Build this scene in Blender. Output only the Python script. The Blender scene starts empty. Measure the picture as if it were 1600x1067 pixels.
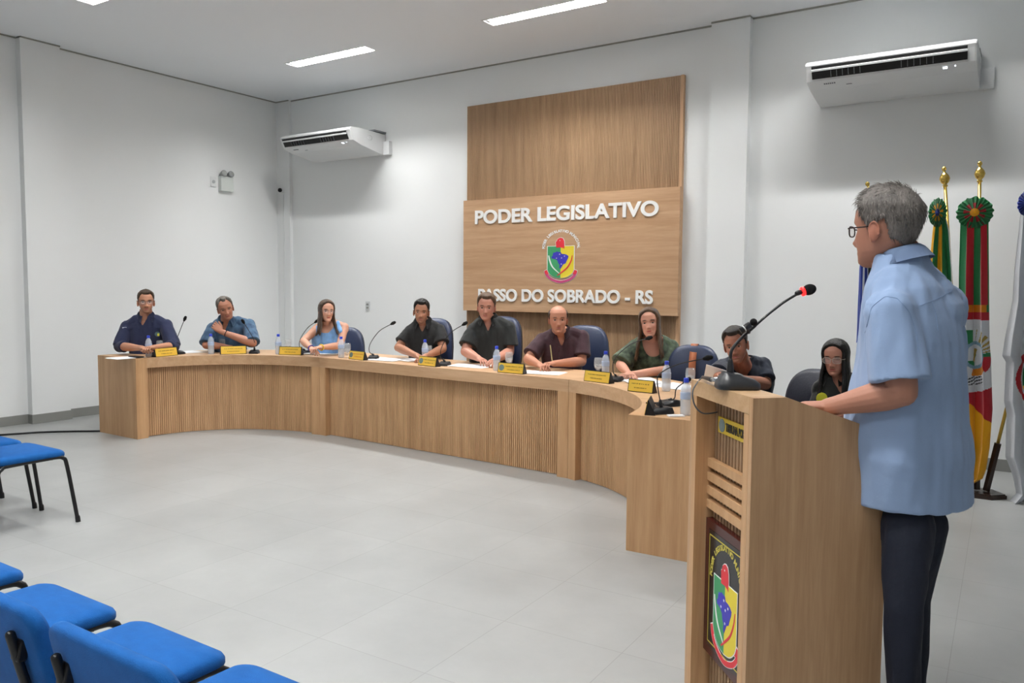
import bpy, bmesh, math, random
import numpy as np
from mathutils import Vector, Matrix, noise
random.seed(7)
PI = math.pi
SC = bpy.context.scene
COL = SC.collection
# ------------------------------------------------------------------ camera
EYE = Vector((0, 0, 1.5)); FOC = 1238.5
def _cam():
    p, yaw, roll = .0683, .57922, .00719
    fw = Vector((-math.sin(yaw)*math.cos(p), math.cos(yaw)*math.cos(p), -math.sin(p)))
    rt = Vector((math.cos(yaw), math.sin(yaw), 0)); up = rt.cross(fw)
    c, s = math.cos(roll), math.sin(roll)
    return fw, rt*c+up*s, up*c-rt*s
FW, RT, UP = _cam()
cd = bpy.data.cameras.new('camera'); cam = bpy.data.objects.new('camera', cd); COL.objects.link(cam)
cd.sensor_width = 36; cd.lens = FOC/1600*36; cd.clip_start = .05; cd.clip_end = 100
m = Matrix.Identity(4)
for i in range(3):
    m[i][0] = RT[i]; m[i][1] = UP[i]; m[i][2] = -FW[i]; m[i][3] = EYE[i]
cam.matrix_world = m
SC.camera = cam
SC.view_settings.view_transform = 'Standard'; SC.view_settings.look = 'None'
SC.view_settings.gamma = 1; SC.view_settings.exposure = 0.0
SC.view_settings.use_curve_mapping = False
w = bpy.data.worlds.new('world'); SC.world = w; w.use_nodes = True
w.node_tree.nodes['Background'].inputs[0].default_value = (.9, .95, 1, 1)
w.node_tree.nodes['Background'].inputs[1].default_value = .2
LIGHT_W = 158        # watts of each ceiling fixture
ROOM = dict(x0=-8.99, x1=3.6, y0=-3.6, y1=7.70, z=4.065)
LX = (-6.72, -3.92, -1.12); LY = (6.48, 4.06, 1.64, -.78)
UNLIT = {(-1.12, 4.06), (-6.72, 1.64), (-6.72, -.78)}     # no fixtures there
# ------------------------------------------------------------------ where things stand (ray helpers)
def ray(px, py): return FW*FOC+RT*(px-800)+UP*(533.5-py)
def atZ(px, py, z):
    d = ray(px, py); return EYE+d*((z-EYE.z)/d.z)
def atY(px, py, y):
    d = ray(px, py); return EYE+d*(y/d.y)
def atX(px, py, x):
    d = ray(px, py); return EYE+d*(x/d.x)
def atD(px, py, dep): return EYE+ray(px, py)*(dep/FOC)
def depth(P): return (Vector(P)-EYE).dot(FW)
# ------------------------------------------------------------------ materials
def lin(h):
    h = h.lstrip('#'); o = []
    for k in (0, 2, 4):
        c = int(h[k:k+2], 16)/255; o.append(c/12.92 if c <= .04045 else ((c+.055)/1.055)**2.4)
    return tuple(o)+(1,)
MATS = {}
def mat(name, col, rough=.5, metal=0, var=0, vscale=8, bump=0, bscale=60, stretch=(1, 1, 1), emit=0, alpha=1, trans=0, spec=.5, attr=False, sheen=0, ior=1.45, col2=None):
    if name in MATS: return MATS[name]
    M = bpy.data.materials.new(name); M.use_nodes = True; nt = M.node_tree; N = nt.nodes; L = nt.links
    b = N['Principled BSDF']; c = lin(col) if isinstance(col, str) else col
    b.inputs['Base Color'].default_value = c; b.inputs['Roughness'].default_value = rough
    b.inputs['Metallic'].default_value = metal; b.inputs['Specular IOR Level'].default_value = spec
    b.inputs['IOR'].default_value = ior
    if alpha < 1: b.inputs['Alpha'].default_value = alpha
    if trans: b.inputs['Transmission Weight'].default_value = trans
    if sheen: b.inputs['Sheen Weight'].default_value = sheen
    if emit:
        b.inputs['Emission Color'].default_value = c; b.inputs['Emission Strength'].default_value = emit
    src = None
    if attr:
        a = N.new('ShaderNodeAttribute'); a.attribute_name = 'Col'; src = a.outputs['Color']
        L.new(src, b.inputs['Base Color'])
    if var or bump:
        tc = N.new('ShaderNodeTexCoord'); mp = N.new('ShaderNodeMapping'); mp.inputs['Scale'].default_value = stretch
        L.new(tc.outputs['Object'], mp.inputs['Vector'])
    if var:
        n = N.new('ShaderNodeTexNoise'); n.inputs['Scale'].default_value = vscale; n.inputs['Detail'].default_value = 5
        L.new(mp.outputs[0], n.inputs['Vector'])
        mr = N.new('ShaderNodeMapRange'); mr.inputs[1].default_value = .3; mr.inputs[2].default_value = .7
        L.new(n.outputs['Fac'], mr.inputs[0])
        mx = N.new('ShaderNodeMix'); mx.data_type = 'RGBA'
        L.new(mr.outputs[0], mx.inputs[0])
        if col2:
            mx.inputs[6].default_value = c; mx.inputs[7].default_value = lin(col2)
            if src: L.new(src, mx.inputs[6])
        else:
            mx.blend_type = 'MULTIPLY'; mx.inputs[0].default_value = 1
            for l in list(mx.inputs[0].links): L.remove(l)
            mr.inputs[3].default_value = 1-var; mr.inputs[4].default_value = 1+var*.5
            L.new(mr.outputs[0], mx.inputs[7])
            mx.inputs[6].default_value = c
            if src: L.new(src, mx.inputs[6])
        L.new(mx.outputs[2], b.inputs['Base Color'])
    if bump:
        n2 = N.new('ShaderNodeTexNoise'); n2.inputs['Scale'].default_value = bscale; n2.inputs['Detail'].default_value = 4
        L.new(mp.outputs[0], n2.inputs['Vector'])
        bp = N.new('ShaderNodeBump'); bp.inputs['Strength'].default_value = bump; bp.inputs['Distance'].default_value = .01
        L.new(n2.outputs['Fac'], bp.inputs['Height']); L.new(bp.outputs[0], b.inputs['Normal'])
    MATS[name] = M; return M
def wood(name, c1, c2, axis='z', rough=.45, scale=1.0):
    if name in MATS: return MATS[name]
    M = bpy.data.materials.new(name); M.use_nodes = True; nt = M.node_tree; N = nt.nodes; L = nt.links
    b = N['Principled BSDF']; b.inputs['Roughness'].default_value = rough; b.inputs['Specular IOR Level'].default_value = .35
    tc = N.new('ShaderNodeTexCoord'); mp = N.new('ShaderNodeMapping')
    s = {'z': (9, 9, .55), 'x': (.55, 9, 9), 'y': (9, .55, 9)}[axis]
    mp.inputs['Scale'].default_value = [k*scale for k in s]
    L.new(tc.outputs['Object'], mp.inputs['Vector'])
    n = N.new('ShaderNodeTexNoise'); n.inputs['Scale'].default_value = 1.6; n.inputs['Detail'].default_value = 7
    n.inputs['Roughness'].default_value = .6; n.inputs['Distortion'].default_value = .6
    L.new(mp.outputs[0], n.inputs['Vector'])
    mp2 = N.new('ShaderNodeMapping'); mp2.inputs['Scale'].default_value = [k*scale*7 for k in s]
    L.new(tc.outputs['Object'], mp2.inputs['Vector'])
    n2 = N.new('ShaderNodeTexNoise'); n2.inputs['Scale'].default_value = 2; n2.inputs['Detail'].default_value = 3
    L.new(mp2.outputs[0], n2.inputs['Vector'])
    ad = N.new('ShaderNodeMath'); ad.operation = 'MULTIPLY_ADD'; ad.inputs[1].default_value = .3
    L.new(n2.outputs['Fac'], ad.inputs[0]); L.new(n.outputs['Fac'], ad.inputs[2])
    r = N.new('ShaderNodeValToRGB'); r.color_ramp.elements[0].position = .42; r.color_ramp.elements[1].position = .9
    r.color_ramp.elements[0].color = lin(c2); r.color_ramp.elements[1].color = lin(c1)
    L.new(ad.outputs[0], r.inputs[0]); L.new(r.outputs[0], b.inputs['Base Color'])
    MATS[name] = M; return M
def tile_mat():
    M = bpy.data.materials.new('porcelain_tiles'); M.use_nodes = True; nt = M.node_tree; N = nt.nodes; L = nt.links
    b = N['Principled BSDF']; b.inputs['Specular IOR Level'].default_value = .5
    tc = N.new('ShaderNodeTexCoord'); mp = N.new('ShaderNodeMapping')
    a = math.radians(1.2); T = .5745; X0, Y0 = -2.498, 2.883
    # rotate so the joint crossing at (X0,Y0) falls on a brick corner
    mp.vector_type = 'TEXTURE'; mp.inputs['Location'].default_value = (X0, Y0, 0); mp.inputs['Rotation'].default_value = (0, 0, a)
    L.new(tc.outputs['Object'], mp.inputs['Vector'])
    br = N.new('ShaderNodeTexBrick'); br.offset = 0; br.squash = 1
    br.inputs['Scale'].default_value = 1; br.inputs['Brick Width'].default_value = T; br.inputs['Row Height'].default_value = T
    br.inputs['Mortar Size'].default_value = .0016; br.inputs['Mortar Smooth'].default_value = .1
    br.inputs['Color1'].default_value = lin('a1a3a2'); br.inputs['Color2'].default_value = lin('9d9f9e'); br.inputs['Mortar'].default_value = lin('8d8e8c')
    L.new(mp.outputs[0], br.inputs['Vector'])
    n = N.new('ShaderNodeTexNoise'); n.inputs['Scale'].default_value = 1.7; n.inputs['Detail'].default_value = 8; n.inputs['Roughness'].default_value = .62
    L.new(tc.outputs['Object'], n.inputs['Vector'])
    mr = N.new('ShaderNodeMapRange'); mr.inputs[1].default_value = .3; mr.inputs[2].default_value = .7; mr.inputs[3].default_value = .86; mr.inputs[4].default_value = 1.06
    L.new(n.outputs['Fac'], mr.inputs[0])
    mx = N.new('ShaderNodeMix'); mx.data_type = 'RGBA'; mx.blend_type = 'MULTIPLY'; mx.inputs[0].default_value = 1
    L.new(br.outputs['Color'], mx.inputs[6]); L.new(mr.outputs[0], mx.inputs[7]); L.new(mx.outputs[2], b.inputs['Base Color'])
    mr2 = N.new('ShaderNodeMapRange'); mr2.inputs[3].default_value = .30; mr2.inputs[4].default_value = .42
    L.new(n.outputs['Fac'], mr2.inputs[0]); L.new(mr2.outputs[0], b.inputs['Roughness'])
    return M
W_BRD = lambda ax: wood('oak_board_'+ax, 'cca886', 'ad8864', ax)
M_WALL = mat('painted_wall', 'eceeee', .75, bump=.03, bscale=120)
M_CEIL = mat('plaster_ceiling', 'eaeef2', .85)
M_BASE = mat('grey_baseboard', '8b8c88', .45)
M_WHITE = mat('white_plastic', 'e4e6e6', .35)
M_BLACK = mat('black_plastic', '121214', .4)
M_DARK = mat('dark_slot', '050608', .5)
M_GOLD = mat('gold_plate', 'f0c850', .35, metal=.25)
M_BRASS = mat('polished_brass', 'd8b860', .2, metal=1)
M_PAPER = mat('white_paper', 'eceef0', .7)
M_LET = mat('white_letters', 'f2f2f0', .5)
# ------------------------------------------------------------------ object helpers
def wloc(o):
    v = Vector((0, 0, 0))
    while o is not None: v = v+o.location; o = o.parent
    return v
def link(name, me, parent=None):
    o = bpy.data.objects.new(name, me); COL.objects.link(o)
    if parent is not None: o.parent = parent
    return o
def obj(name, bm, mats, parent=None, smooth=False, world=False, origin=None, label=None):
    """one mesh object; world=True: the bmesh holds world coordinates"""
    off = None
    if world and parent is not None: off = wloc(parent)
    if origin is not None: off = Vector(origin)
    if off is not None: bmesh.ops.translate(bm, verts=bm.verts, vec=-off)
    bmesh.ops.recalc_face_normals(bm, faces=bm.faces)
    me = bpy.data.meshes.new(name); bm.to_mesh(me); bm.free()
    for mm in (mats if isinstance(mats, (list, tuple)) else [mats]): me.materials.append(mm)
    if smooth is True: me.shade_smooth()
    elif smooth:
        me.shade_smooth()
        me.set_sharp_from_angle(angle=math.radians(smooth))
    o = link(name, me, parent)
    if origin is not None: o.location = origin
    if label: o['label'] = label
    return o
def tag(o, label, cat, group=None):
    o['label'] = label; o['category'] = cat
    if group: o['group'] = group
    return o
def thing(name, label, cat, loc=(0, 0, 0), rz=0, group=None):
    o = bpy.data.objects.new(name, None); COL.objects.link(o); o.empty_display_size = .1
    o.location = loc; o.rotation_euler = (0, 0, rz)
    return tag(o, label, cat, group)
def struct(name, bm, mt, parent=None, smooth=False):
    o = obj(name, bm, mt, parent, smooth)
    if parent is None: o['kind'] = 'structure'
    return o
def dup(root, loc, rz, label=None):
    r = root.copy(); COL.objects.link(r); r.location = loc; r.rotation_euler = (0, 0, rz)
    if label: r['label'] = label
    for ch in list(root.children):
        c = ch.copy(); COL.objects.link(c); c.parent = r
        for g in list(ch.children):
            d = g.copy(); COL.objects.link(d); d.parent = c
    return r
def BM(): return bmesh.new()
def box(bm, c, s, rot=None, bev=0, mi=0):
    r = bmesh.ops.create_cube(bm, size=1); vs = r['verts']
    M = Matrix.Translation(c)@(rot.to_4x4() if rot is not None else Matrix.Identity(4))@Matrix.Diagonal((s[0], s[1], s[2], 1))
    bmesh.ops.transform(bm, matrix=M, verts=vs)
    fs = list({f for v in vs for f in v.link_faces})
    for f in fs: f.material_index = mi
    if bev:
        es = list({e for v in vs for e in v.link_edges})
        bmesh.ops.bevel(bm, geom=es, offset=bev, segments=2, affect='EDGES', profile=.6)
    return vs
def bx(bm, x0, x1, y0, y1, z0, z1, bev=0, mi=0):
    return box(bm, ((x0+x1)/2, (y0+y1)/2, (z0+z1)/2), (abs(x1-x0), abs(y1-y0), abs(z1-z0)), None, bev, mi)
def prism(bm, poly, z0, z1, mi=0):
    a = [bm.verts.new((p[0], p[1], z0)) for p in poly]; b = [bm.verts.new((p[0], p[1], z1)) for p in poly]
    n = len(poly); fs = [bm.faces.new(a[::-1]), bm.faces.new(b)]
    for i in range(n): fs.append(bm.faces.new((a[i], a[(i+1) % n], b[(i+1) % n], b[i])))
    for f in fs: f.material_index = mi
def extrude_poly(bm, pts, vec, mi=0):
    a = [bm.verts.new(p) for p in pts]; b = [bm.verts.new(Vector(p)+Vector(vec)) for p in pts]
    n = len(pts); fs = [bm.faces.new(a[::-1]), bm.faces.new(b)]
    for i in range(n): fs.append(bm.faces.new((a[i], a[(i+1) % n], b[(i+1) % n], b[i])))
    for f in fs: f.material_index = mi
    return fs
def ring_loft(bm, rings, cap=True, mi=0, closed=True):
    R = [[bm.verts.new(p) for p in r] for r in rings]; n = len(R[0]); fs = []
    for a, b in zip(R[:-1], R[1:]):
        for i in range(n if closed else n-1):
            fs.append(bm.faces.new((a[i], a[(i+1) % n], b[(i+1) % n], b[i])))
    if cap and closed: fs.append(bm.faces.new(R[0][::-1])); fs.append(bm.faces.new(R[-1]))
    for f in fs: f.material_index = mi
    return R
def frame_of(d):
    d = Vector(d).normalized(); a = Vector((0, 0, 1)) if abs(d.z) < .95 else Vector((1, 0, 0))
    u = d.cross(a).normalized(); return u, u.cross(d).normalized()
def tube(bm, pts, rad, n=8, caps='round', mi=0):
    pts = [Vector(p) for p in pts]; k = len(pts)
    rad = [rad]*k if not isinstance(rad, (list, tuple)) else list(rad)
    rings = []; u = None
    for i, p in enumerate(pts):
        d = (pts[min(i+1, k-1)]-pts[max(i-1, 0)]).normalized()
        if u is None: u, v = frame_of(d)
        else:
            u = (u-d*u.dot(d)).normalized()
        v = d.cross(u)
        if caps == 'round' and i == 0:
            for a in (.95, .75, .4): rings.append([p-d*rad[0]*a+(u*math.cos(t)+v*math.sin(t))*rad[0]*math.sqrt(1-a*a) for t in [2*PI*j/n for j in range(n)]])
        rings.append([p+(u*math.cos(t)+v*math.sin(t))*rad[i] for t in [2*PI*j/n for j in range(n)]])
        if caps == 'round' and i == k-1:
            for a in (.4, .75, .95): rings.append([p+d*rad[-1]*a+(u*math.cos(t)+v*math.sin(t))*rad[-1]*math.sqrt(1-a*a) for t in [2*PI*j/n for j in range(n)]])
    ring_loft(bm, rings, True, mi)
def smooth_path(pts, n=8):
    P = [Vector(p) for p in pts]; out = []
    for i in range(len(P)-1):
        p0 = P[max(i-1, 0)]; p1 = P[i]; p2 = P[i+1]; p3 = P[min(i+2, len(P)-1)]
        for k in range(n):
            t = k/n; out.append(.5*((2*p1)+(p2-p0)*t+(2*p0-5*p1+4*p2-p3)*t*t+(3*p1-p0-3*p2+p3)*t**3))
    out.append(P[-1]); return out
def lathe(bm, prof, c=(0, 0, 0), n=20, mi=0):
    rings = [[Vector((c[0]+r*math.cos(t), c[1]+r*math.sin(t), c[2]+z)) for t in [2*PI*j/n for j in range(n)]] for r, z in prof]
    ring_loft(bm, rings, True, mi)
def ellip(bm, c, r, R=None, seg=16, mi=0):
    v = bmesh.ops.create_uvsphere(bm, u_segments=seg, v_segments=max(8, seg//2), radius=1)['verts']
    M = Matrix.Translation(c)@(R.to_4x4() if R is not None else Matrix.Identity(4))@Matrix.Diagonal((r[0], r[1], r[2], 1))
    bmesh.ops.transform(bm, matrix=M, verts=v)
    for f in {f for x in v for f in x.link_faces}: f.material_index = mi
def text_bm(body, size=1, depth_=.01, bold=.02, align='CENTER', sx=1.0, spacing=1.0):
    cu = bpy.data.curves.new('t', 'FONT'); cu.body = body; cu.size = size; cu.extrude = depth_; cu.offset = bold*size
    cu.align_x = align; cu.align_y = 'BOTTOM_BASELINE'; cu.resolution_u = 7; cu.space_character = spacing
    o = bpy.data.objects.new('t', cu); COL.objects.link(o)
    bpy.context.view_layer.update()
    me = bpy.data.meshes.new_from_object(o.evaluated_get(bpy.context.evaluated_depsgraph_get()))
    bm = BM(); bm.from_mesh(me); bpy.data.meshes.remove(me); bpy.data.objects.remove(o); bpy.data.curves.remove(cu)
    if sx != 1: bmesh.ops.scale(bm, vec=(sx, 1, 1), verts=bm.verts)
    return bm
def join_bm(dst, src, M=None, mi=None):
    if M is not None: bmesh.ops.transform(src, matrix=M, verts=src.verts)
    if mi is not None:
        for f in src.faces: f.material_index = mi
    me = bpy.data.meshes.new('x'); src.to_mesh(me); src.free(); dst.from_mesh(me); bpy.data.meshes.remove(me)
def basis(o, x, y, z):
    M = Matrix.Identity(4)
    for i in range(3): M[i][0] = x[i]; M[i][1] = y[i]; M[i][2] = z[i]; M[i][3] = o[i]
    return M
# ================================================================== ROOM
X0, X1, Y0, Y1, ZC = ROOM['x0'], ROOM['x1'], ROOM['y0'], ROOM['y1'], ROOM['z']
b = BM(); bx(b, X0-.2, X1+.2, Y0-.2, Y1+.2, -.12, 0); struct('floor', b, tile_mat())
b = BM(); bx(b, X0-.2, X0, Y0-.2, Y1+.2, 0, ZC+.3); struct('wall_left', b, M_WALL)
b = BM(); bx(b, X1, X1+.2, Y0-.2, Y1+.2, 0, ZC+.3); struct('wall_right', b, M_WALL)
b = BM(); bx(b, X0, X1, Y1, Y1+.2, 0, ZC+.3); struct('wall_back', b, M_WALL)
b = BM(); bx(b, X0, X1, Y0-.2, Y0, 0, ZC+.3); struct('wall_front', b, M_WALL)
# ceiling with openings for the recessed fixtures
LHX, LHY = .625, .088
b = BM()
xs = [X0-.2]+[v for x in LX for v in (x-LHX, x+LHX)]+[X1+.2]
ys = [Y0-.2]+[v for y in sorted(LY) for v in (y-LHY, y+LHY)]+[Y1+.2]
for i in range(len(xs)-1):
    for j in range(len(ys)-1):
        if i % 2 == 1 and j % 2 == 1 and (round(xs[i]+LHX, 2), round(ys[j]+LHY, 2)) not in UNLIT: continue
        bx(b, xs[i], xs[i+1], ys[j], ys[j+1], ZC, ZC+.012)
struct('ceiling', b, M_CEIL)
# columns that stand proud of the walls, baseboards and grey strips painting the shadow line under the ceiling
b = BM(); bx(b, X0, X0+.09, 4.235, 4.64, 0, ZC); struct('trim_1', b, M_WALL)
b = BM(); bx(b, -2.70, -2.325, Y1-.09, Y1, 0, ZC); struct('trim_2', b, M_WALL)
b = BM(); bx(b, X0, X0+.26, Y1-.05, Y1, 0, ZC); struct('trim_3', b, M_WALL)
b = BM()
for (a0, a1, d) in ((Y0, 4.225, 0), (4.225, 4.65, .09), (4.65, Y1, 0)): bx(b, X0, X0+d+.014, a0, a1, 0, .10, .002)
struct('baseboard_left', b, M_BASE)
b = BM()
for (a0, a1, d) in ((X0+.014, X0+.27, .05), (X0+.27, -2.71, 0), (-2.71, -2.315, .09), (-2.315, X1, 0)): bx(b, a0, a1, Y1-d-.014, Y1, 0, .10, .002)
struct('baseboard_back', b, M_BASE)
M_GAP = mat('painted_gap_shadow', '96968f', .8)  # shade of the ceiling gap, put into the colour of solid strips
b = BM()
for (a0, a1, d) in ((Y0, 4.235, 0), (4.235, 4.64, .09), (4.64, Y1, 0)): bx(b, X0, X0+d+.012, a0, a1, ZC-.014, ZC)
struct('shadow_strip_1', b, M_GAP)
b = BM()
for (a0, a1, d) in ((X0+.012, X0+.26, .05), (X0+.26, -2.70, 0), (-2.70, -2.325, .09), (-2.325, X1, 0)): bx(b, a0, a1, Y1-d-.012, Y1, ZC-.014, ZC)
struct('shadow_strip_2', b, M_GAP)
# ------------------------------------------------------------------ ceiling fixtures
M_REF = mat('white_reflector', 'f4f4f2', .3)
M_TUBE = mat('lit_tube', 'ffffff', .4, emit=9)
def fixture():
    t = thing('ceiling_light', '', 'ceiling light', (0, 0, ZC), 0, 'recessed ceiling lights')
    hx, hy, h = LHX, LHY, .085; b = BM()
    bx(b, -hx-.01, hx+.01, -hy-.01, hy+.01, h, h+.012)
    for s in (-1, 1):
        bx(b, -hx-.01, hx+.01, s*hy, s*(hy+.006), .0125, h); bx(b, s*hx, s*(hx+.006), -hy, hy, .0125, h)
    obj('housing', b, M_REF, t)
    b = BM()
    for s in (-1, 1):
        bx(b, -hx-.012, hx+.012, s*(hy-.004), s*(hy+.012), -.004, .0); bx(b, s*(hx-.004), s*(hx+.012), -hy, hy, -.004, .0)
    obj('frame', b, M_WHITE, t)
    for s in (-1, 1):
        b = BM(); tube(b, [(-hx+.03, s*.04, .056), (hx-.03, s*.04, .056)], .013, 10, 'flat'); obj('tube', b, M_TUBE, t, True)
    for s in (-1, 1):
        b = BM(); bx(b, s*(hx-.005), s*(hx-.03), -.07, .07, .040, .072); obj('lamp_holder', b, M_WHITE, t)
    for k in range(11):
        x = -hx+.03+(2*hx-.06)*k/10; b = BM(); bx(b, x-.001, x+.001, -hy+.002, hy-.002, .010, .046); obj('louvre_blade', b, M_REF, t)
    return t
fx0 = fixture(); first = True
OUTL = {(-1.12, 6.48): 'recessed ceiling light above the flags and the right air conditioner', (-3.92, 4.06): 'recessed ceiling light over the open floor before the middle desk unit',
        (-3.92, 1.64): 'recessed ceiling light over the visitor chairs, in line with the wall panel', (-1.12, 1.64): 'added unseen ceiling light over the lectern side, ahead of the photographer',  # lectern side fixture is unseen, added to brighten lectern and desk end
        (-3.92, -.78): 'recessed ceiling light behind the visitor chairs, left of the photographer', (-1.12, -.78): 'added unseen ceiling light just behind the photographer'}  # rear right fixture is unseen, added for more light from the camera side
lab = {(-6.72, 6.48): 'recessed ceiling light above the left end of the long desk, nearest the room corner',
       (-3.92, 6.48): 'recessed ceiling light in front of the tall slatted wall panel, the largest one in view',
       (-6.72, 4.06): 'recessed ceiling light cut by the top left edge of the picture'}
for y in LY:
    for x in LX:
        l = lab.get((x, y))
        if l is None:
            continue
        if first: o = fx0; first = False; o.location = (x, y, ZC); o['label'] = l
        else: o = dup(fx0, (x, y, ZC), 0, l)
for y in LY:
    for x in LX:
        if (x, y) not in lab and (x, y) not in UNLIT:
            o = dup(fx0, (x, y, ZC), 0, OUTL[(x, y)])
for y in LY:
    for x in LX:
        if (x, y) in UNLIT: continue
        ld = bpy.data.lights.new('fixture_light', 'AREA'); ld.shape = 'RECTANGLE'; ld.size = 2*LHX-.03; ld.size_y = 2*LHY-.02
        ld.energy = LIGHT_W; ld.color = (1, .992, .975)
        lo = bpy.data.objects.new('fixture_light', ld); COL.objects.link(lo); lo.location = (x, y, ZC+.079)
        if (x, y) == (-6.72, 4.06): ld.energy *= .6     # dimmed to darken the left wall and floor
# ================================================================== WALL PANEL AND SIGN
def slat_strip(bm, pts, z0, z1, pitch=.021, gap=.007, depth_=.009, back=.012, side=1):
    """vertical reeded panel that follows the 2-D polyline pts; ribs stand towards side*normal"""
    P = [Vector((p[0], p[1])) for p in pts]
    seg = [(P[i+1]-P[i]).length for i in range(len(P)-1)]; tot = sum(seg)
    def at(s):
        i = 0
        while i < len(seg)-1 and s > seg[i]: s -= seg[i]; i += 1
        d = (P[i+1]-P[i]).normalized(); return P[i]+d*s, Vector((d.y, -d.x))*side
    n = max(1, int(tot/pitch)); pt = tot/n; prof = []
    for k in range(n):
        s0 = k*pt
        for s, h in ((s0+.0005, 0), (s0+gap, 0), (s0+gap+.0012, depth_), (s0+pt-.0012, depth_)):
            p, nn = at(s); prof.append(p+nn*h)
    p, nn = at(tot); prof.append(p)
    a = [bm.verts.new((p.x, p.y, z0)) for p in prof]; c = [bm.verts.new((p.x, p.y, z1)) for p in prof]
    for i in range(len(prof)-1): bm.faces.new((a[i], a[i+1], c[i+1], c[i]))
    # backing board
    q = []
    m_ = max(2, len(P))
    for k in range(m_): p, nn = at(tot*k/(m_-1)); q.append((p-nn*.0005, p-nn*back))
    rings = [[Vector((u.x, u.y, z0)), Vector((u.x, u.y, z1)), Vector((v.x, v.y, z1)), Vector((v.x, v.y, z0))] for u, v in q]
    ring_loft(bm, rings, True)
PXA, PXB = -5.67, -2.985
t = thing('wall_panel', 'tall reeded oak panel fixed to the white back wall behind the sign board', 'wall panel', ((PXA+PXB)/2, 7.66, 0))
M_SLAT = wood('oak_slats_wall', 'bd9d7c', '96775a', 'z', .5)
b = BM(); slat_strip(b, [(PXA+.003, 7.665), (PXB-.03, 7.665)], .0, 3.62, .0185, .0065, .0075, .034); obj('slat_panel', b, M_SLAT, t, world=True)
b = BM(); bx(b, PXB-.03, PXB, 7.652, 7.7, 0, 3.622); obj('edge_strip', b, W_BRD('z'), t, world=True)
# sign board
t = thing('sign_board', 'wide oak sign board with white lettering and a coat of arms', 'sign', (-4.34, 7.6, 1.87))
q0 = atY(724, 314, 7.58); q1 = atY(724, 484, 7.58); q2 = atY(1060.5, 291, 7.58); q3 = atY(1060.5, 495, 7.58)
bxa, bxb = (q0.x+q1.x)/2, (q2.x+q3.x)/2; bza, bzb = (q1.z+q3.z)/2, (q0.z+q2.z)/2
b = BM(); bx(b, bxa, bxb, 7.58, 7.656, bza, bzb, .001); obj('board', b, W_BRD('x'), t, world=True)
def fit_text(name, body, pl, pr_, hz, y, parent, mt, th=.012, bold=.03):
    bm = text_bm(body, 1, .5, bold)
    xs_ = [v.co.x for v in bm.verts]; ys_ = [v.co.y for v in bm.verts]
    zb, zt = hz
    for v in bm.verts:
        u = (v.co.x-min(xs_))/(max(xs_)-min(xs_)); h = (v.co.y-min(ys_))/(max(ys_)-min(ys_))
        d = v.co.z
        v.co = Vector((pl+(pr_-pl)*u, y-(d+.5)*th, zb+(zt-zb)*h))
    return obj(name, bm, mt, parent, world=True)
a0 = atY(742.5, 350.5, 7.575); a1 = atY(742.5, 329.5, 7.575); c0 = atY(1029, 337.5, 7.575); c1 = atY(1029, 312, 7.575)
fit_text('lettering', 'PODER LEGISLATIVO', a0.x, c0.x, ((a0.z+c0.z)/2, (a1.z+c1.z)/2), 7.58, t, M_LET)['label'] = 'large white letters reading PODER LEGISLATIVO'
a0 = atY(747.5, 470.5, 7.575); a1 = atY(747.5, 451, 7.575); c0 = atY(1020, 475, 7.575); c1 = atY(1020, 453.5, 7.575)
fit_text('lettering', 'PASSO DO SOBRADO - RS', a0.x, c0.x, ((a0.z+c0.z)/2, (a1.z+c1.z)/2), 7.58, t, M_LET)['label'] = 'white letters reading PASSO DO SOBRADO - RS'
M_GRN = mat('emblem_green', '3f9a63', .45); M_YEL = mat('emblem_yellow', 'e6d23c', .45); M_RED = mat('emblem_red', 'd9303c', .45)
M_BLU = mat('emblem_blue', '3a36b4', .45); M_PNK = mat('emblem_pink', 'c04878', .45)
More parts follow.
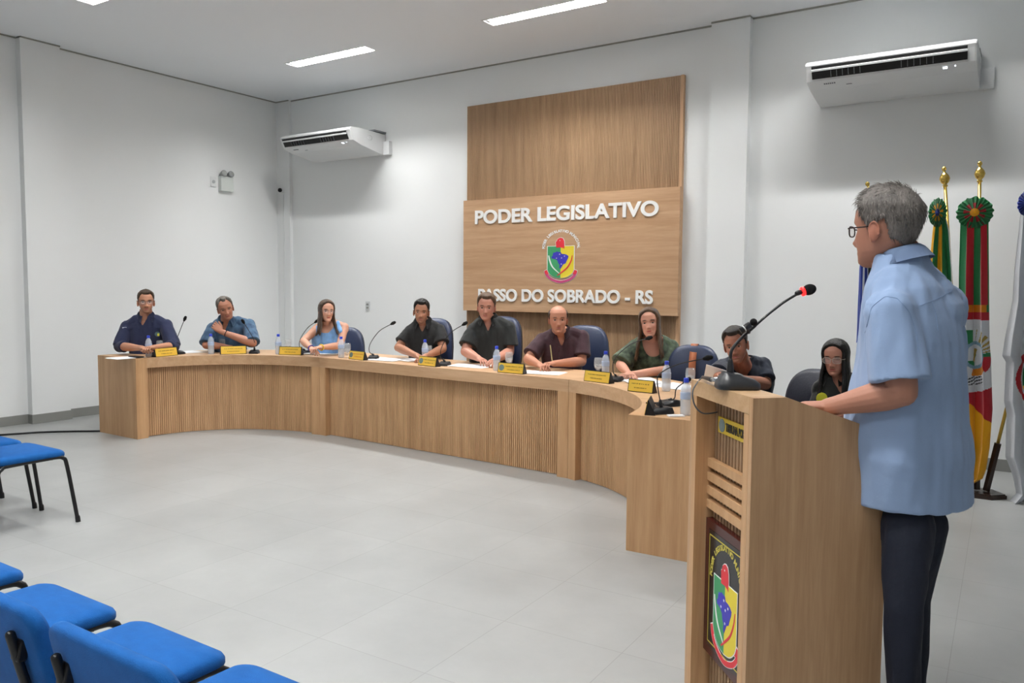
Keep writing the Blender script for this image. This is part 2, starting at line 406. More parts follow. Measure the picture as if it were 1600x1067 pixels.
def emblem(M, parent, txt=M_LET, base_mats=None, name='coat_of_arms', rib=M_PNK):
    """shield of width 1 in its own x,y plane (z towards the viewer); M places it"""
    def c(x, y): return ((x-437)/395, (672-y)/395)
    mats = [M_GRN, M_YEL, M_RED, M_BLU, M_LET, txt, rib]
    b = BM(); TH = .012
    def poly(pts, z, mi, h=TH):
        extrude_poly(b, [(x, y, z) for x, y in pts], (0, 0, h), mi)
    def line(pts, wd, z, mi):
        P = [Vector((x, y)) for x, y in pts]; L_ = []; R_ = []
        for i, p in enumerate(P):
            d = (P[min(i+1, len(P)-1)]-P[max(i-1, 0)]).normalized(); n = Vector((-d.y, d.x))
            k = wd[i] if isinstance(wd, list) else wd
            L_.append(p+n*k); R_.append(p-n*k)
        for i in range(len(P)-1): poly([L_[i], L_[i+1], R_[i+1], R_[i]], z, mi)
    def curve(pts, n=10): return [(p.x, p.y) for p in smooth_path([(x, y, 0) for x, y in pts], n)]
    # ribbon behind the shield
    arc = curve([c(205, 815), c(235, 885), c(310, 945), c(437, 980), c(565, 945), c(640, 885), c(668, 815)], 6)
    line(arc, .062, 0, 4); line(arc, .048, TH, 6)
    for s in (1, -1):
        pts = [(s*x, y) for x, y in (c(632, 775), c(694, 806), c(668, 866), c(600, 866))]
        poly(pts, 0, 4); mx_ = sum(p[0] for p in pts)/4; my_ = sum(p[1] for p in pts)/4
        poly([(mx_+(x-mx_)*.82, my_+(y-my_)*.82) for x, y in pts], TH*1.2, 2)
    # shield outline, halves
    half = [c(437, 425), c(635, 425), c(635, 790)]+curve([c(635, 790), c(605, 850), c(530, 905), c(437, 922)], 5)[1:]
    out = [(x*1.05 if x else 0, y*1.03+(.0)) for x, y in half]
    poly(out, TH*1.5, 4); poly([(-x, y) for x, y in out][::-1], TH*1.5, 4)
    poly(half, TH*2.5, 1); poly([(-x, y) for x, y in half][::-1], TH*2.5, 0)
    z = TH*3.5
    bird = [c(370, 445), c(366, 400), c(362, 355), c(378, 345), c(385, 318), c(412, 298), c(440, 292), c(470, 305), c(488, 345), c(492, 400), c(492, 440), c(496, 466), c(475, 452), c(455, 447), c(430, 442)]
    poly([((x-.0)*1.0+(x+.02)*.12, y+(y-.75)*.08) for x, y in bird], TH*1.2, 4); poly(bird, z, 2)
    poly([(c(426, 336)[0]+.018*math.cos(a), c(426, 336)[1]+.018*math.sin(a)) for a in [2*PI*k/8 for k in range(8)]], z+TH, 4)
    brazil = [c(322, 545), c(330, 520), c(352, 522), c(380, 505), c(410, 515), c(440, 515), c(452, 545), c(490, 548), c(530, 560), c(556, 580), c(550, 612), c(530, 650), c(512, 692), c(476, 708), c(458, 742), c(437, 778), c(420, 750), c(428, 718), c(405, 690), c(392, 650), c(372, 632), c(340, 620), c(305, 612), c(298, 588), c(318, 574)]
    poly(brazil, z, 3)
    for sx_, sy_ in ((424, 549), (498, 580), (377, 610), (454, 608), (451, 702)):
        cx_, cy_ = c(sx_, sy_)
        poly([(cx_+(.03 if k % 2 == 0 else .012)*math.cos(PI/2+k*PI/5), cy_+(.03 if k % 2 == 0 else .012)*math.sin(PI/2+k*PI/5)) for k in range(10)], z+TH, 4)
    la = curve([c(256, 565), c(275, 650), c(320, 750), c(425, 852)], 6); line(la, [.006+.022*math.sin(PI*min(1, .15+.8*i/(len(la)-1))) for i in range(len(la))], z, 4)
    ra = curve([c(612, 570), c(595, 655), c(540, 755), c(440, 842), c(388, 882)], 6); line(ra, [.006+.020*math.sin(PI*min(1, .1+.75*i/(len(ra)-1))) for i in range(len(ra))], z, 2)
    # lettering on an arc
    word = 'PODER LEGISLATIVO MUNICIPAL'; n = len(word); Rr_ = 261/395-.035; cy_ = c(0, 451)[1]
    for k, ch in enumerate(word):
        if ch == ' ': continue
        a = PI*(1.0-(k+.15)/(n-.7)) + 0
        tb = text_bm(ch, .135, .004, .05)
        d = Vector((math.cos(a), math.sin(a), 0))
        Mx = Matrix.Translation(Vector((0, cy_, .01))+d*Rr_)@Matrix.Rotation(a-PI/2, 4, 'Z')
        join_bm(b, tb, Mx, 5)
    o = BM(); me = bpy.data.meshes.new('e'); b.to_mesh(me); b.free(); o.from_mesh(me); bpy.data.meshes.remove(me)
    bmesh.ops.transform(o, matrix=M, verts=o.verts)
    return obj(name, o, mats, parent, world=True)
e0 = atY(854, 400, 7.575); e1 = atY(900.5, 400, 7.575); ec = atY(876, 409.5, 7.575)
sw = (e1.x-e0.x)*.88
emblem(basis(Vector((ec.x, 7.579, ec.z)), Vector((sw, 0, 0)), Vector((0, 0, sw*.84)), Vector((0, -sw*.5, 0))), t)['label'] = 'green and yellow shield with a blue map, red bird and red ribbon'
# ================================================================== AIR CONDITIONERS
def ac_unit():
    t = thing('air_conditioner', '', 'air conditioner', (0, 0, 0), 0, 'wall mounted air conditioners')
    W = .625; M_AC = mat('ac_shell', 'dfe1e2', .3); M_ACS = mat('ac_side', 'd3d6d8', .35)
    prof = [(-.01, .25), (-.50, .262), (-.62, .252), (-.65, .232), (-.652, .215), (-.636, .19), (-.590, .098), (-.45, .055), (-.12, .0), (-.02, -.005), (-.01, .01)]
    b = BM()
    n = len(prof); inset = .0
    rings = []
    for x in (-W, -W+.012, W-.012, W):
        k = .985 if abs(x) == W else 1
        rings.append([Vector((x, -.33+(y+.33)*k, .13+(z-.13)*k)) for y, z in prof])
    ring_loft(b, rings, True); obj('body', b, M_AC, t)
    # outlet: dark opening on the slanted front, with louvre and vanes
    A = Vector((0, -.6535, .205)); B = Vector((0, -.604, .112)); d = (B-A).normalized(); nn = Vector((0, -d.z, d.y)); nn = -nn if nn.y > 0 else nn
    def slab(bm, x0, x1, s0, s1, h0, h1):
        L_ = (B-A).length
        pts = [A+d*(s0*L_)+nn*h0, A+d*(s1*L_)+nn*h0, A+d*(s1*L_)+nn*h1, A+d*(s0*L_)+nn*h1]
        extrude_poly(bm, [p+Vector((x0, 0, 0)) for p in pts], (x1-x0, 0, 0))
    b = BM(); slab(b, -W+.05, W-.06, 0, 1, -.002, .004); out = obj('outlet', b, M_DARK, t)
    b = BM(); slab(b, -W+.05, W-.06, .22, .36, .004, .02); obj('louvre', b, M_AC, t)
    for k in range(12):
        x = -W+.20+k*.045+(.26 if k > 5 else 0)
        b = BM(); slab(b, x, x+.004, .45, .92, .004, .014); obj('vane', b, mat('grey_vane', '70747a', .5), out)
    # markings on the lower panel
    A2 = Vector((0, -.590, .098)); B2 = Vector((0, -.45, .055)); d2 = (B2-A2).normalized(); n2 = Vector((0, d2.z, -d2.y)); n2 = n2 if n2.z < 0 else -n2
    def mark(name, x0, x1, s, hgt, mt, par=t):
        b = BM(); p = [A2+d2*s, A2+d2*(s+hgt), A2+d2*(s+hgt)+n2*.002, A2+d2*s+n2*.002]
        extrude_poly(b, [v+Vector((x0, 0, 0)) for v in p], (x1-x0, 0, 0)); return obj(name, b, mt, par)
    M_GM = mat('grey_marking', '6c7076', .5)
    b = BM()
    for k, x in enumerate((0, .016, .032, .048, .064, .08)):
        p = [A2+d2*.05, A2+d2*.068, A2+d2*.068+n2*.002, A2+d2*.05+n2*.002]
        extrude_poly(b, [v+Vector((-W+.13+x, 0, 0)) for v in p], (.011, 0, 0))
    obj('badge', b, M_GM, t)
    mark('label_mark', -W+.30, -W+.345, .10, .008, M_GM)
    M_LED = mat('ac_display', 'e8f0ff', .4, emit=3)
    mark('display', W-.23, W-.20, .03, .03, M_LED); mark('indicator_light', W-.15, W-.14, .03, .012, M_LED)
    b = BM(); ellip(b, (W+.0, -.30, .17), (.006, .045, .03), None, 12); obj('side_cap', b, M_ACS, t, True)
    b = BM(); bx(b, W-.01, W+.10, -.06, 0, -.01, .16, .006); obj('pipe_cover', b, M_AC, t)
    b = BM(); bx(b, W-.22, W+.0, -.22, -.0, .262, .285, .003); obj('bracket', b, mat('grey_metal', '8c8f92', .4, metal=.5), t)
    return t
aR = ac_unit(); aR.location = (-1.055, 7.7, 3.155); aR['label'] = 'white wall air conditioner at the top right above the flags, seen from below'
dup(aR, (-7.60, 7.7, 3.175), 0, 'white wall air conditioner near the room corner, left of the wooden wall panel')
# ------------------------------------------------------------------ small things on the walls
t = thing('security_camera', 'small black round security camera high in the room corner', 'camera', (X0+.30, 7.60, 2.86))
p = atY(437, 297, 7.58)
t.location = (p.x, 7.65, p.z)
b = BM(); ellip(b, (p.x, 7.585, p.z), (.030, .030, .030), None, 18); obj('camera_head', b, M_BLACK, t, True, world=True)
b = BM(); tube(b, [(p.x, 7.65, p.z-.03), (p.x, 7.61, p.z-.03), (p.x, 7.595, p.z-.01)], .010, 8); obj('bracket', b, M_WHITE, t, True, world=True)
b = BM(); ellip(b, (p.x+.008, 7.555, p.z-.004), (.012, .006, .012), None, 12); obj('lens', b, mat('lens_glass', '202028', .1), t, True, world=True)
b = BM(); bx(b, p.x-.008, p.x+.008, 7.64, 7.652, .1, p.z-.04); tag(obj('cable_conduit', b, M_WHITE, None, origin=(p.x, 7.65, 0)), 'thin white cable conduit running down the room corner below the black camera', 'conduit')
t = thing('emergency_light', 'white emergency light with two grey lamp heads high on the left wall', 'emergency light', (X0, 6.81, 2.72))
a = atX(345, 298, X0+.05); c = atX(364, 275, X0+.05)
b = BM(); bx(b, X0, X0+.06, a.y, c.y, a.z, c.z-.02, .006); obj('housing', b, mat('pale_green_plastic', 'd4dad6', .4), t, world=True)
M_LH = mat('lamp_head_grey', '9a9d9c', .35)
for s in (.22, .78):
    yy = a.y+(c.y-a.y)*s; b = BM(); R = Matrix.Rotation(PI/2*.8, 3, 'Y')
    lathe(b, [(.015, -.03), (.034, -.02), (.042, .02), (.040, .03), (.02, .031)], (0, 0, 0), 14)
    bmesh.ops.transform(b, matrix=Matrix.Translation((X0+.05, yy, c.z+.012))@R.to_4x4(), verts=b.verts); obj('lamp_head', b, M_LH, t, True, world=True)
p = atX(333, 284, X0)
t = thing('socket_plate', 'small white socket plate beside the emergency light on the left wall', 'socket', (X0, p.y, p.z))
b = BM(); box(b, (X0+.005, p.y, p.z), (.01, .085, .13), None, .003); obj('plate', b, M_WHITE, t, world=True)
b = BM(); lathe(b, [(.022, 0), (.022, .006), (.018, .006)], (0, 0, 0), 14); bmesh.ops.transform(b, matrix=Matrix.Translation((X0+.01, p.y, p.z))@Matrix.Rotation(PI/2, 4, 'Y'), verts=b.verts)
obj('socket', b, mat('plug_grey', 'b4b8ba', .5), t, world=True)
p = atY(575, 478, 7.7)
t = thing('wall_switch', 'white switch plate on the back wall, right of the woman in blue', 'switch', (p.x, 7.7, p.z))
b = BM(); box(b, (p.x, 7.695, p.z), (.075, .01, .12), None, .003); obj('plate', b, mat('switch_white', 'cfd2d3', .4), t, world=True)
for s in (-.022, .022):
    b = BM(); box(b, (p.x, 7.688, p.z+s), (.035, .006, .022), None, .002); obj('rocker', b, M_BASE, t, world=True)
# ================================================================== THE LONG CURVED DESK
DH = .785; DD = .68
CL = [(-7.20, 4.38), (-7.19, 4.58), (-7.13, 4.82), (-7.03, 5.02), (-6.86, 5.23), (-6.62, 5.38), (-6.33, 5.49), (-5.95, 5.57)]
CR = [(-3.0, 5.40), (-2.67, 5.27), (-2.42, 5.10), (-2.22, 4.90), (-2.06, 4.66), (-1.95, 4.40), (-1.885, 4.09)]
def sp2(P, n): return [Vector((q.x, q.y)) for q in smooth_path([(x, y, 0) for x, y in P], n)]
FL = sp2(CL, 6); FR = sp2(CR, 6); FM = [FL[-1]+(FR[0]-FL[-1])*(k/24) for k in range(25)]
FULL = FL+FM[1:]+FR[1:]
def normals(P):
    o = []
    for i in range(len(P)):
        d = (P[min(i+2, len(P)-1)]-P[max(i-2, 0)]).normalized(); o.append(Vector((-d.y, d.x)))
    return o
NF = normals(FULL); NF[-1] = Vector((1, .02)).normalized(); NF[-2] = (NF[-2]+NF[-1]).normalized()
iL, iR = len(FL)-1, len(FL)+len(FM)-2
ARC = [0]
for i in range(1, len(FULL)): ARC.append(ARC[-1]+(FULL[i]-FULL[i-1]).length)
def on_curve(s, o):
    s = max(0, min(ARC[-1], s)); i = 0
    while i < len(ARC)-2 and s > ARC[i+1]: i += 1
    t_ = (s-ARC[i])/(ARC[i+1]-ARC[i]); n = NF[i]*(1-t_)+NF[i+1]*t_
    return FULL[i]*(1-t_)+FULL[i+1]*t_+n.normalized()*o, n.normalized()
def desk_unit(label, ia, ib, post_a, post_b):
    sa, sb = ARC[ia]+.0015, ARC[ib]-.0015
    mid, _ = on_curve((sa+sb)/2, .3)
    t = thing('council_desk', label, 'desk', (mid.x, mid.y, 0))
    ss = [sa]+[s for s in ARC[ia+1:ib]]+[sb]
    if ia == 0: ss = [s for s in ss if s > sa+post_a]; ss = [sa+post_a]+ss
    if ib == len(FULL)-1: ss = [s for s in ss if s < sb-post_b]+[sb-post_b]
    F_ = [on_curve(s, 0)[0] for s in ss]; B_ = [on_curve(s, DD)[0] for s in ss]
    b = BM()
    # desk top with its deep fascia, as a lofted slab
    rings = [[Vector((f.x, f.y, DH-.098)), Vector((f.x, f.y, DH)), Vector((k.x, k.y, DH)), Vector((k.x, k.y, DH-.03)),
              Vector((f.x*.925+k.x*.075, f.y*.925+k.y*.075, DH-.03)), Vector((f.x*.925+k.x*.075, f.y*.925+k.y*.075, DH-.098))] for f, k in zip(F_, B_)]
    ring_loft(b, rings, True); obj('desktop', b, W_DESK, t, world=True)
    for nm, s0, s1 in (('end_panel', sa, sa+post_a), ('end_panel', sb-post_b, sb)):
        b = BM(); O_ = lambda o0, o1: [tuple(on_curve(a_, o_)[0]) for a_, o_ in ((s0, o0), (s1, o0), (s1, o1), (s0, o1))]
        if (ia == 0 and s0 == sa) or (ib == len(FULL)-1 and s1 == sb): prism(b, O_(0, DD), 0, DH)
        else: prism(b, O_(0, .0512), 0, DH-.0985); prism(b, O_(.0512, DD), 0, DH-.0305)
        obj(nm, b, W_DESKZ, t, world=True)
    s0, s1 = sa+post_a+.001, sb-post_b-.001; k = max(2, int((s1-s0)/.05))
    pts = [on_curve(s0+(s1-s0)*j/k, .062)[0] for j in range(k+1)]
    b = BM(); slat_strip(b, pts, .004, DH-.0985, .0205, .0068, .0080, .02); obj('slat_front', b, M_DSLAT, t, world=True)
    return t
W_DESK = wood('oak_desktop', 'd2ae8a', 'ba946e', 'x', .38)
W_DESKZ = wood('oak_end_panel', 'd2aa80', 'b48a60', 'z', .42)
M_DSLAT = wood('oak_slats_desk', 'dab288', 'b08a64', 'z', .5, 1.0)
desk_unit('left curved unit of the long oak desk, its end panel facing the room corner', 0, iL, .115, .10)
desk_unit('straight middle unit of the long oak desk below the wooden sign', iL, iR, .085, .10)
desk_unit('right curved unit of the long oak desk, its wide end panel beside the lectern', iR, len(FULL)-1, .085, .10)
def desk_at(px, o):
    """point of the desk top seen in the picture column px, o metres behind the front edge"""
    best = None
    for k in range(0, 1200):
        s = ARC[-1]*k/1199; P, n = on_curve(s, o); v = Vector((P.x, P.y, DH))-EYE
        x = 800+FOC*v.dot(RT)/v.dot(FW)
        if best is None or abs(x-px) < best[0]: best = (abs(x-px), P, n)
    return best[1], best[2]
# ================================================================== LECTERN
LT = 1.165
K0 = atZ(1177, 622, LT); K1 = atZ(1080, 592, LT); K2 = atZ(1225, 620, LT)
K0 = Vector((K0.x, K0.y)); PW = (Vector((K1.x, K1.y))-K0).length
pe = (Vector((K1.x, K1.y))-K0).normalized(); psd = Vector((pe.y, -pe.x)); 
if psd.x < 0: psd = -psd
psd = (psd*.6+(Vector((K2.x, K2.y))-K0).normalized()*.4).normalized()
def LP(e_, s_, z): v = K0+pe*e_+psd*s_; return Vector((v.x, v.y, z))
PD = .487; PBZ = 1.035; LS = .115
def lec_prism(bm, prof, e0_, e1_, mi=0):
    extrude_poly(bm, [LP(e0_, s, z) for s, z in prof], LP(e1_, 0, 0)-LP(e0_, 0, 0), mi)
lc = LP(PW/2, PD/2, 0)
lect = thing('lectern', 'tall oak lectern with sloping sides, yellow plate and framed coat of arms', 'lectern', lc)
W_LS = wood('oak_lectern_side', 'caa57f', 'a9845f', 'z', .42); W_LF = W_DESKZ
sideprof = [(0, 0), (PD, 0), (PD, PBZ), (LS, LT), (0, LT)]
b = BM(); lec_prism(b, [(.0, 0), (PD, 0), (PD, PBZ), (LS, LT-.0005), (.0, LT-.0005)], 0, .024); obj('side_panel', b, W_LS, lect, world=True)
b = BM(); lec_prism(b, [(.0, 0), (PD, 0), (PD, PBZ), (LS, LT-.0005), (.0, LT-.0005)], PW-.024, PW); obj('side_panel', b, W_LS, lect, world=True)
for e0_, e1_ in ((.0245, .06), (PW-.06, PW-.0245)):
    b = BM(); lec_prism(b, [(-.0005, 0), (.075, 0), (.075, LT-.056), (-.0005, LT-.056)], e0_, e1_); obj('front_stile', b, W_LF, lect, world=True)
b = BM(); lec_prism(b, [(-.0005, LT-.055), (LS, LT-.055), (LS, LT), (-.0005, LT)], .0245, PW-.0245); obj('top_ledge', b, wood('oak_ledge', 'cfae88', 'b8936a', 'x', .35), lect, world=True)
b = BM(); zt = LT-.035
lec_prism(b, [(LS+.004, zt), (PD-.02, PBZ-.03), (PD-.02, PBZ-.05), (LS+.004, zt-.02)], .0245, PW-.0245); obj('reading_shelf', b, W_LF, lect, world=True)
b = BM(); pA = LP(PW-.0605, .082, 0); pB = LP(.0605, .082, 0)
slat_strip(b, [(pA.x, pA.y), (pB.x, pB.y)], .02, LT-.056, .026, .008, .010, .016, side=1); obj('slat_front', b, wood('oak_slats_lectern', 'b39474', '8e7054', 'z', .5), lect, world=True)
for k in range(4):
    z = .850-k*.0508
    b = BM(); lec_prism(b, [(.048, z), (.071, z), (.071, z+.030), (.048, z+.030)], .0605, PW-.0605); obj('crossbar', b, W_LF, lect, world=True)
# yellow plate
def flatbox(name, e0_, e1_, s0_, s1_, z0_, z1_, mt, parent=lect, label=None):
    b = BM(); lec_prism(b, [(s0_, z0_), (s1_, z0_), (s1_, z1_), (s0_, z1_)], e0_, e1_); return obj(name, b, mt, parent, world=True, label=label)
ex0, ex1 = PW-.108, PW-.108-.335
# the side of the plate nearest the far stile carries a round seal
pl = flatbox('name_plate', ex1, ex0, .0655, .0705, .985, 1.042, mat('yellow_plate', 'd8b93a', .35, metal=.2), label='yellow plate reading TRIBUNA POPULAR')
b = BM(); lathe(b, [(.024, 0), (.024, .002), (.014, .002), (.014, .003), (.001, .003)], (0, 0, 0), 24)
Fx = -Vector((pe.x, pe.y, 0)); Fz = Vector((0, 0, 1)); Fn = -Vector((psd.x, psd.y, 0))
bmesh.ops.transform(b, matrix=basis(LP(ex0-.035, .0655, 1.0135), Fx, Fz, Fn), verts=b.verts); obj('seal', b, mat('seal_grey', '7d8f92', .4), pl, world=True)
tb = text_bm('TRIBUNA POPULAR', .040, .001, .03, 'LEFT'); xs_ = [v.co.x for v in tb.verts]; kx = .208/(max(xs_)-min(xs_))
bmesh.ops.scale(tb, vec=(kx, 1, 1), verts=tb.verts); bmesh.ops.transform(tb, matrix=basis(LP(ex0-.068, .0645, .9995), Fx, Fz, Fn), verts=tb.verts)
obj('lettering', tb, mat('dark_print', '2a2a22', .5), pl, world=True)
# framed coat of arms
M_MAH = mat('mahogany_frame', '4a1c18', .25, var=.3, vscale=20)
ea, eb, za, zb = .068, PW-.068, .165, .66
fr = flatbox('emblem_plaque', ea, eb, .045, .0705, za, zb, M_MAH, label='dark red framed black plaque with the coat of arms')
flatbox('black_panel', ea+.032, eb-.032, .0435, .0450, za+.032, zb-.032, mat('plaque_black', '191a1c', .2), fr)
b = BM()
for e0_, e1_, z0_, z1_ in ((ea+.040, eb-.040, zb-.052, zb-.048), (ea+.040, eb-.040, za+.048, za+.052), (ea+.040, ea+.044, za+.048, zb-.048), (eb-.044, eb-.040, za+.048, zb-.048)):
    lec_prism(b, [(.0425, z0_), (.0436, z0_), (.0436, z1_), (.0425, z1_)], e0_, e1_)
obj('gold_border', b, mat('gold_line', 'cbb848', .35, metal=.3), fr, world=True)
kk = .205
emblem(basis(LP((ea+eb)/2, .0434, .356), Fx*kk*.92, Fz*kk*.97, Fn*kk*.3), fr, txt=mat('gold_text', 'c8b850', .4), name='coat_of_arms', rib=M_RED)
# ================================================================== PEOPLE
HZ = [-.118, -.114, -.104, -.088, -.07, -.05, -.03, 0, .03, .06, .085, .102, .113, .118]
HW = [.004, .019, .032, .0455, .0555, .062, .0665, .0715, .0755, .073, .062, .045, .025, .003]
HF = [.060, .070, .080, .082, .082, .083, .084, .084, .088, .084, .068, .046, .022, .000]
HB = [.045, .030, .000, -.030, -.055, -.072, -.085, -.098, -.104, -.100, -.084, -.062, -.036, -.010]
def g(x, s): return math.exp(-(x/s)**2)
def head_pt(t, z, shape, grow=0.0, feat=True):
    """t: azimuth (0 = right side, pi/2 = face); returns local point, x = the person's right"""
    w = float(np.interp(z, HZ, HW))*shape.get('w', 1); yf = float(np.interp(z, HZ, HF)); yb = float(np.interp(z, HZ, HB))
    if z < -.05: w *= shape.get('jaw', 1)
    yc = (yf+yb)*.5+.006; cx, sy = math.cos(t), math.sin(t)
    x = w*math.copysign(abs(cx)**.88, cx); y = yc+((yf-yc) if sy > 0 else (yc-yb))*math.copysign(abs(sy)**(.80 if sy > 0 else .95), sy)
    if feat and sy > .15:
        ax = abs(x); ns = shape.get('nose', 1)
        f = 0
        # nose
        if -.056 < z < .02:
            u = (.012-z)/.05
            pr = (.004+.020*max(0, min(1, u))**1.2)*ns
            if z < -.040: pr *= max(0, (z+.056)/.016)**.6
            f += pr*g(x, .0075+.006*max(0, min(1, u)))
            if -.052 < z < -.032: f += .007*g(ax-.012, .006)
        f -= .0120*g(ax-.031, .0160)*g(z-.001, .0125)
        f += .0040*g(z-.021, .008)*g(ax-.028, .024)
        f += .0035*g(ax-.042, .02)*g(z+.030, .018)
        f += .0075*g(z+.0612, .0046)*g(x, .020)+.0085*g(z+.0735, .0055)*g(x, .018)-.0060*g(z+.067, .0024)*g(x, .025)
        f -= .0045*g(z+.083, .006)*g(x, .02)
        f += .005*g(z+.099, .012)*g(x, .02)
        f -= .0022*g(ax-(.018+(-.035-z)*.35), .005)*(1 if -.07 < z < -.035 else 0)
        y += f*min(1, (sy-.15)/.35)
    if grow:
        v = Vector((x, y+.008, z-.015)); L_ = v.length; v *= (1+grow/L_); return Vector((v.x, v.y-.008, v.z+.015))
    return Vector((x, y, z))
def head_rings(bm, M, shape, nz=64, nt=72, growf=None, feat=True):
    rings = []
    for i in range(nz+1):
        a = PI*i/nz; z = -.118*math.cos(a)
        z = -.118+.236*(i/nz)*(1) if False else z
        r = []
        for j in range(nt):
            t = 2*PI*j/nt
            r.append(M@head_pt(t, z, shape, growf(t, z) if growf else 0, feat))
        rings.append(r)
    ring_loft(bm, rings, True)
def remesh(name, bm, voxel, mats, parent, smooth_it=3, post=None, paint=None, origin=None):
    off = wloc(parent); bmesh.ops.translate(bm, verts=bm.verts, vec=-off)
    bmesh.ops.recalc_face_normals(bm, faces=bm.faces)
    me = bpy.data.meshes.new(name+'_src'); bm.to_mesh(me); bm.free()
    o = bpy.data.objects.new('tmp', me); COL.objects.link(o)
    r = o.modifiers.new('r', 'REMESH'); r.mode = 'VOXEL'; r.voxel_size = voxel
    if smooth_it:
        s = o.modifiers.new('s', 'SMOOTH'); s.factor = .5; s.iterations = smooth_it
    bpy.context.view_layer.update()
    me2 = bpy.data.meshes.new_from_object(o.evaluated_get(bpy.context.evaluated_depsgraph_get()))
    bpy.data.objects.remove(o); bpy.data.meshes.remove(me); me2.name = name
    if post:
        b2 = BM(); b2.from_mesh(me2); post(b2, off); b2.to_mesh(me2); b2.free()
    if paint:
        n = len(me2.vertices); co = np.empty(n*3, 'f'); me2.vertices.foreach_get('co', co); co = co.reshape(-1, 3)+np.array(off)
        colr = paint(co).astype('f'); at = me2.color_attributes.new('Col', 'FLOAT_COLOR', 'POINT')
        at.data.foreach_set('color', np.concatenate([colr, np.ones((n, 1), 'f')], 1).ravel())
    me2.materials.clear()
    for mm in (mats if isinstance(mats, list) else [mats]): me2.materials.append(mm)
    me2.shade_smooth()
    return link(name, me2, parent)
def hand(bm, W, d, n, s, curl=.35, thumb=.6, sc=1.0, spread=.06):
    """W wrist, d to the fingers, n out of the back of the hand, s towards the thumb; five separate digits"""
    d = Vector(d).normalized(); n = (Vector(n)-d*Vector(n).dot(d)).normalized()
    s_ = d.cross(n); s = s_ if s_.dot(Vector(s)) > 0 else -s_
    W = Vector(W); rings = []
    for u, wd, th in ((-.01, .027, .021), (.015, .031, .019), (.045, .040, .0155), (.075, .042, .0135), (.086, .040, .011)):
        c = W+d*u*sc+n*0.002
        rings.append([c+(s*math.cos(a)*wd+n*math.sin(a)*th)*sc for a in [2*PI*k/14 for k in range(14)]])
    ring_loft(bm, rings)
    for k, (off, ln, rr) in enumerate(((.031, .070, .0088), (.0105, .078, .0090), (-.0105, .072, .0086), (-.031, .056, .0078))):
        p = W+(d*.080+s*off)*sc; a = curl*(.8+.12*k); fan = spread*(1.5-k)
        pts = [p-d*.012*sc, p]; ang = a*.6
        for q, f in enumerate((.45, .31, .24)):
            dd = (d*math.cos(ang)-n*math.sin(ang)+s*math.sin(fan)*.6).normalized(); p = p+dd*ln*f*sc; pts.append(p.copy()); ang += a*1.25
        tube(bm, pts, [rr*sc, rr*sc, rr*.95*sc, rr*.9*sc, rr*.78*sc], 8)
    p = W+(d*.022+s*.026-n*.004)*sc; d1 = (d*.75+s*thumb-n*.25).normalized(); d2 = (d*.95+s*thumb*.35-n*.35).normalized()
    tube(bm, [p-d1*.01*sc, p+d1*.034*sc, p+(d1*.034+d2*.030)*sc, p+(d1*.034+d2*.055)*sc], [.0145*sc, .0115*sc, .0100*sc, .0082*sc], 9)
def ik(S, Wr, L1, L2, hint):
    S, Wr = Vector(S), Vector(Wr); v = Wr-S; D = min(v.length, (L1+L2)*.999); a = (L1*L1-L2*L2+D*D)/(2*D); h = math.sqrt(max(1e-6, L1*L1-a*a))
    vn = v.normalized(); hp = (Vector(hint)-vn*Vector(hint).dot(vn)).normalized(); return S+vn*a+hp*h
def lerp(a, b, t): return a+(b-a)*t
def oval(c, u, v, ru, rv, n=28, e=1.0):
    o = []
    for k in range(n):
        a = 2*PI*k/n; x, y = math.cos(a), math.sin(a)
        o.append(c+u*ru*math.copysign(abs(x)**e, x)+v*rv*math.copysign(abs(y)**e, y))
    return o
TORSO = [(0.0, .168, .118, 0), (.12, .172, .122, 0), (.28, .158, .116, .012), (.45, .160, .118, .010), (.62, .172, .122, .006), (.78, .176, .114, 0), (.88, .158, .096, -.004), (.95, .115, .078, -.004), (1.0, .072, .064, 0)]
TORSO_F = [(0.0, .172, .118, 0), (.12, .170, .120, 0), (.30, .140, .104, .004), (.45, .142, .106, .004), (.62, .156, .128, .014), (.78, .158, .108, .004), (.88, .140, .088, -.004), (.95, .098, .070, -.004), (1.0, .060, .056, 0)]
def torso_rings(pelvis, neck, side, fwd, inflate, fem=False, wide=1.0, belly=0.0, t0=0, t1=1, bend=.03, side2=None, flare=0):
    R_ = []; tab = TORSO_F if fem else TORSO
    ts = [x for x in np.linspace(t0, t1, 16)]
    T_ = [r[0] for r in tab]
    ax = (neck-pelvis)
    for t in ts:
        hw = float(np.interp(t, T_, [r[1] for r in tab]))*wide; hd = float(np.interp(t, T_, [r[2] for r in tab]))*(wide*.5+.5); fo = float(np.interp(t, T_, [r[3] for r in tab]))
        bl = belly*g(t-.28, .25)
        c = pelvis+ax*t-fwd*bend*math.sin(PI*t)+fwd*(fo+bl*.6)
        sd = side if side2 is None else (side*(1-t)+side2*t).normalized()
        inflate_ = inflate+flare*max(0, .35-t)
        R_.append(oval(c, sd, fwd, hw+bl*.35+inflate_, hd+bl*.6+inflate_, 28, .9))
    return R_
def smooth_rim(bm, it=8):
    bv = [v for v in bm.verts if any(e.is_boundary for e in v.link_edges)]
    for _ in range(it):
        nw = {}
        for v in bv:
            q = [e.other_vert(v).co for e in v.link_edges if e.is_boundary]
            if len(q) >= 2: nw[v] = (v.co+(q[0]+q[1])*.5)*.5
        for v, c in nw.items(): v.co = c
def wavy(bm, amp, sc, seed):
    for v in bm.verts:
        p = Vector((v.co.x*sc*1.5+seed, v.co.y*sc*1.5+seed*.7, v.co.z*sc*.38+(v.co.x+v.co.y)*2)); v.co += v.normal*(amp*(noise.noise(p)+.5*noise.noise(p*2.1)))
SKIN = mat('skin', 'c89678', .5, attr=True, bump=.05, bscale=300)
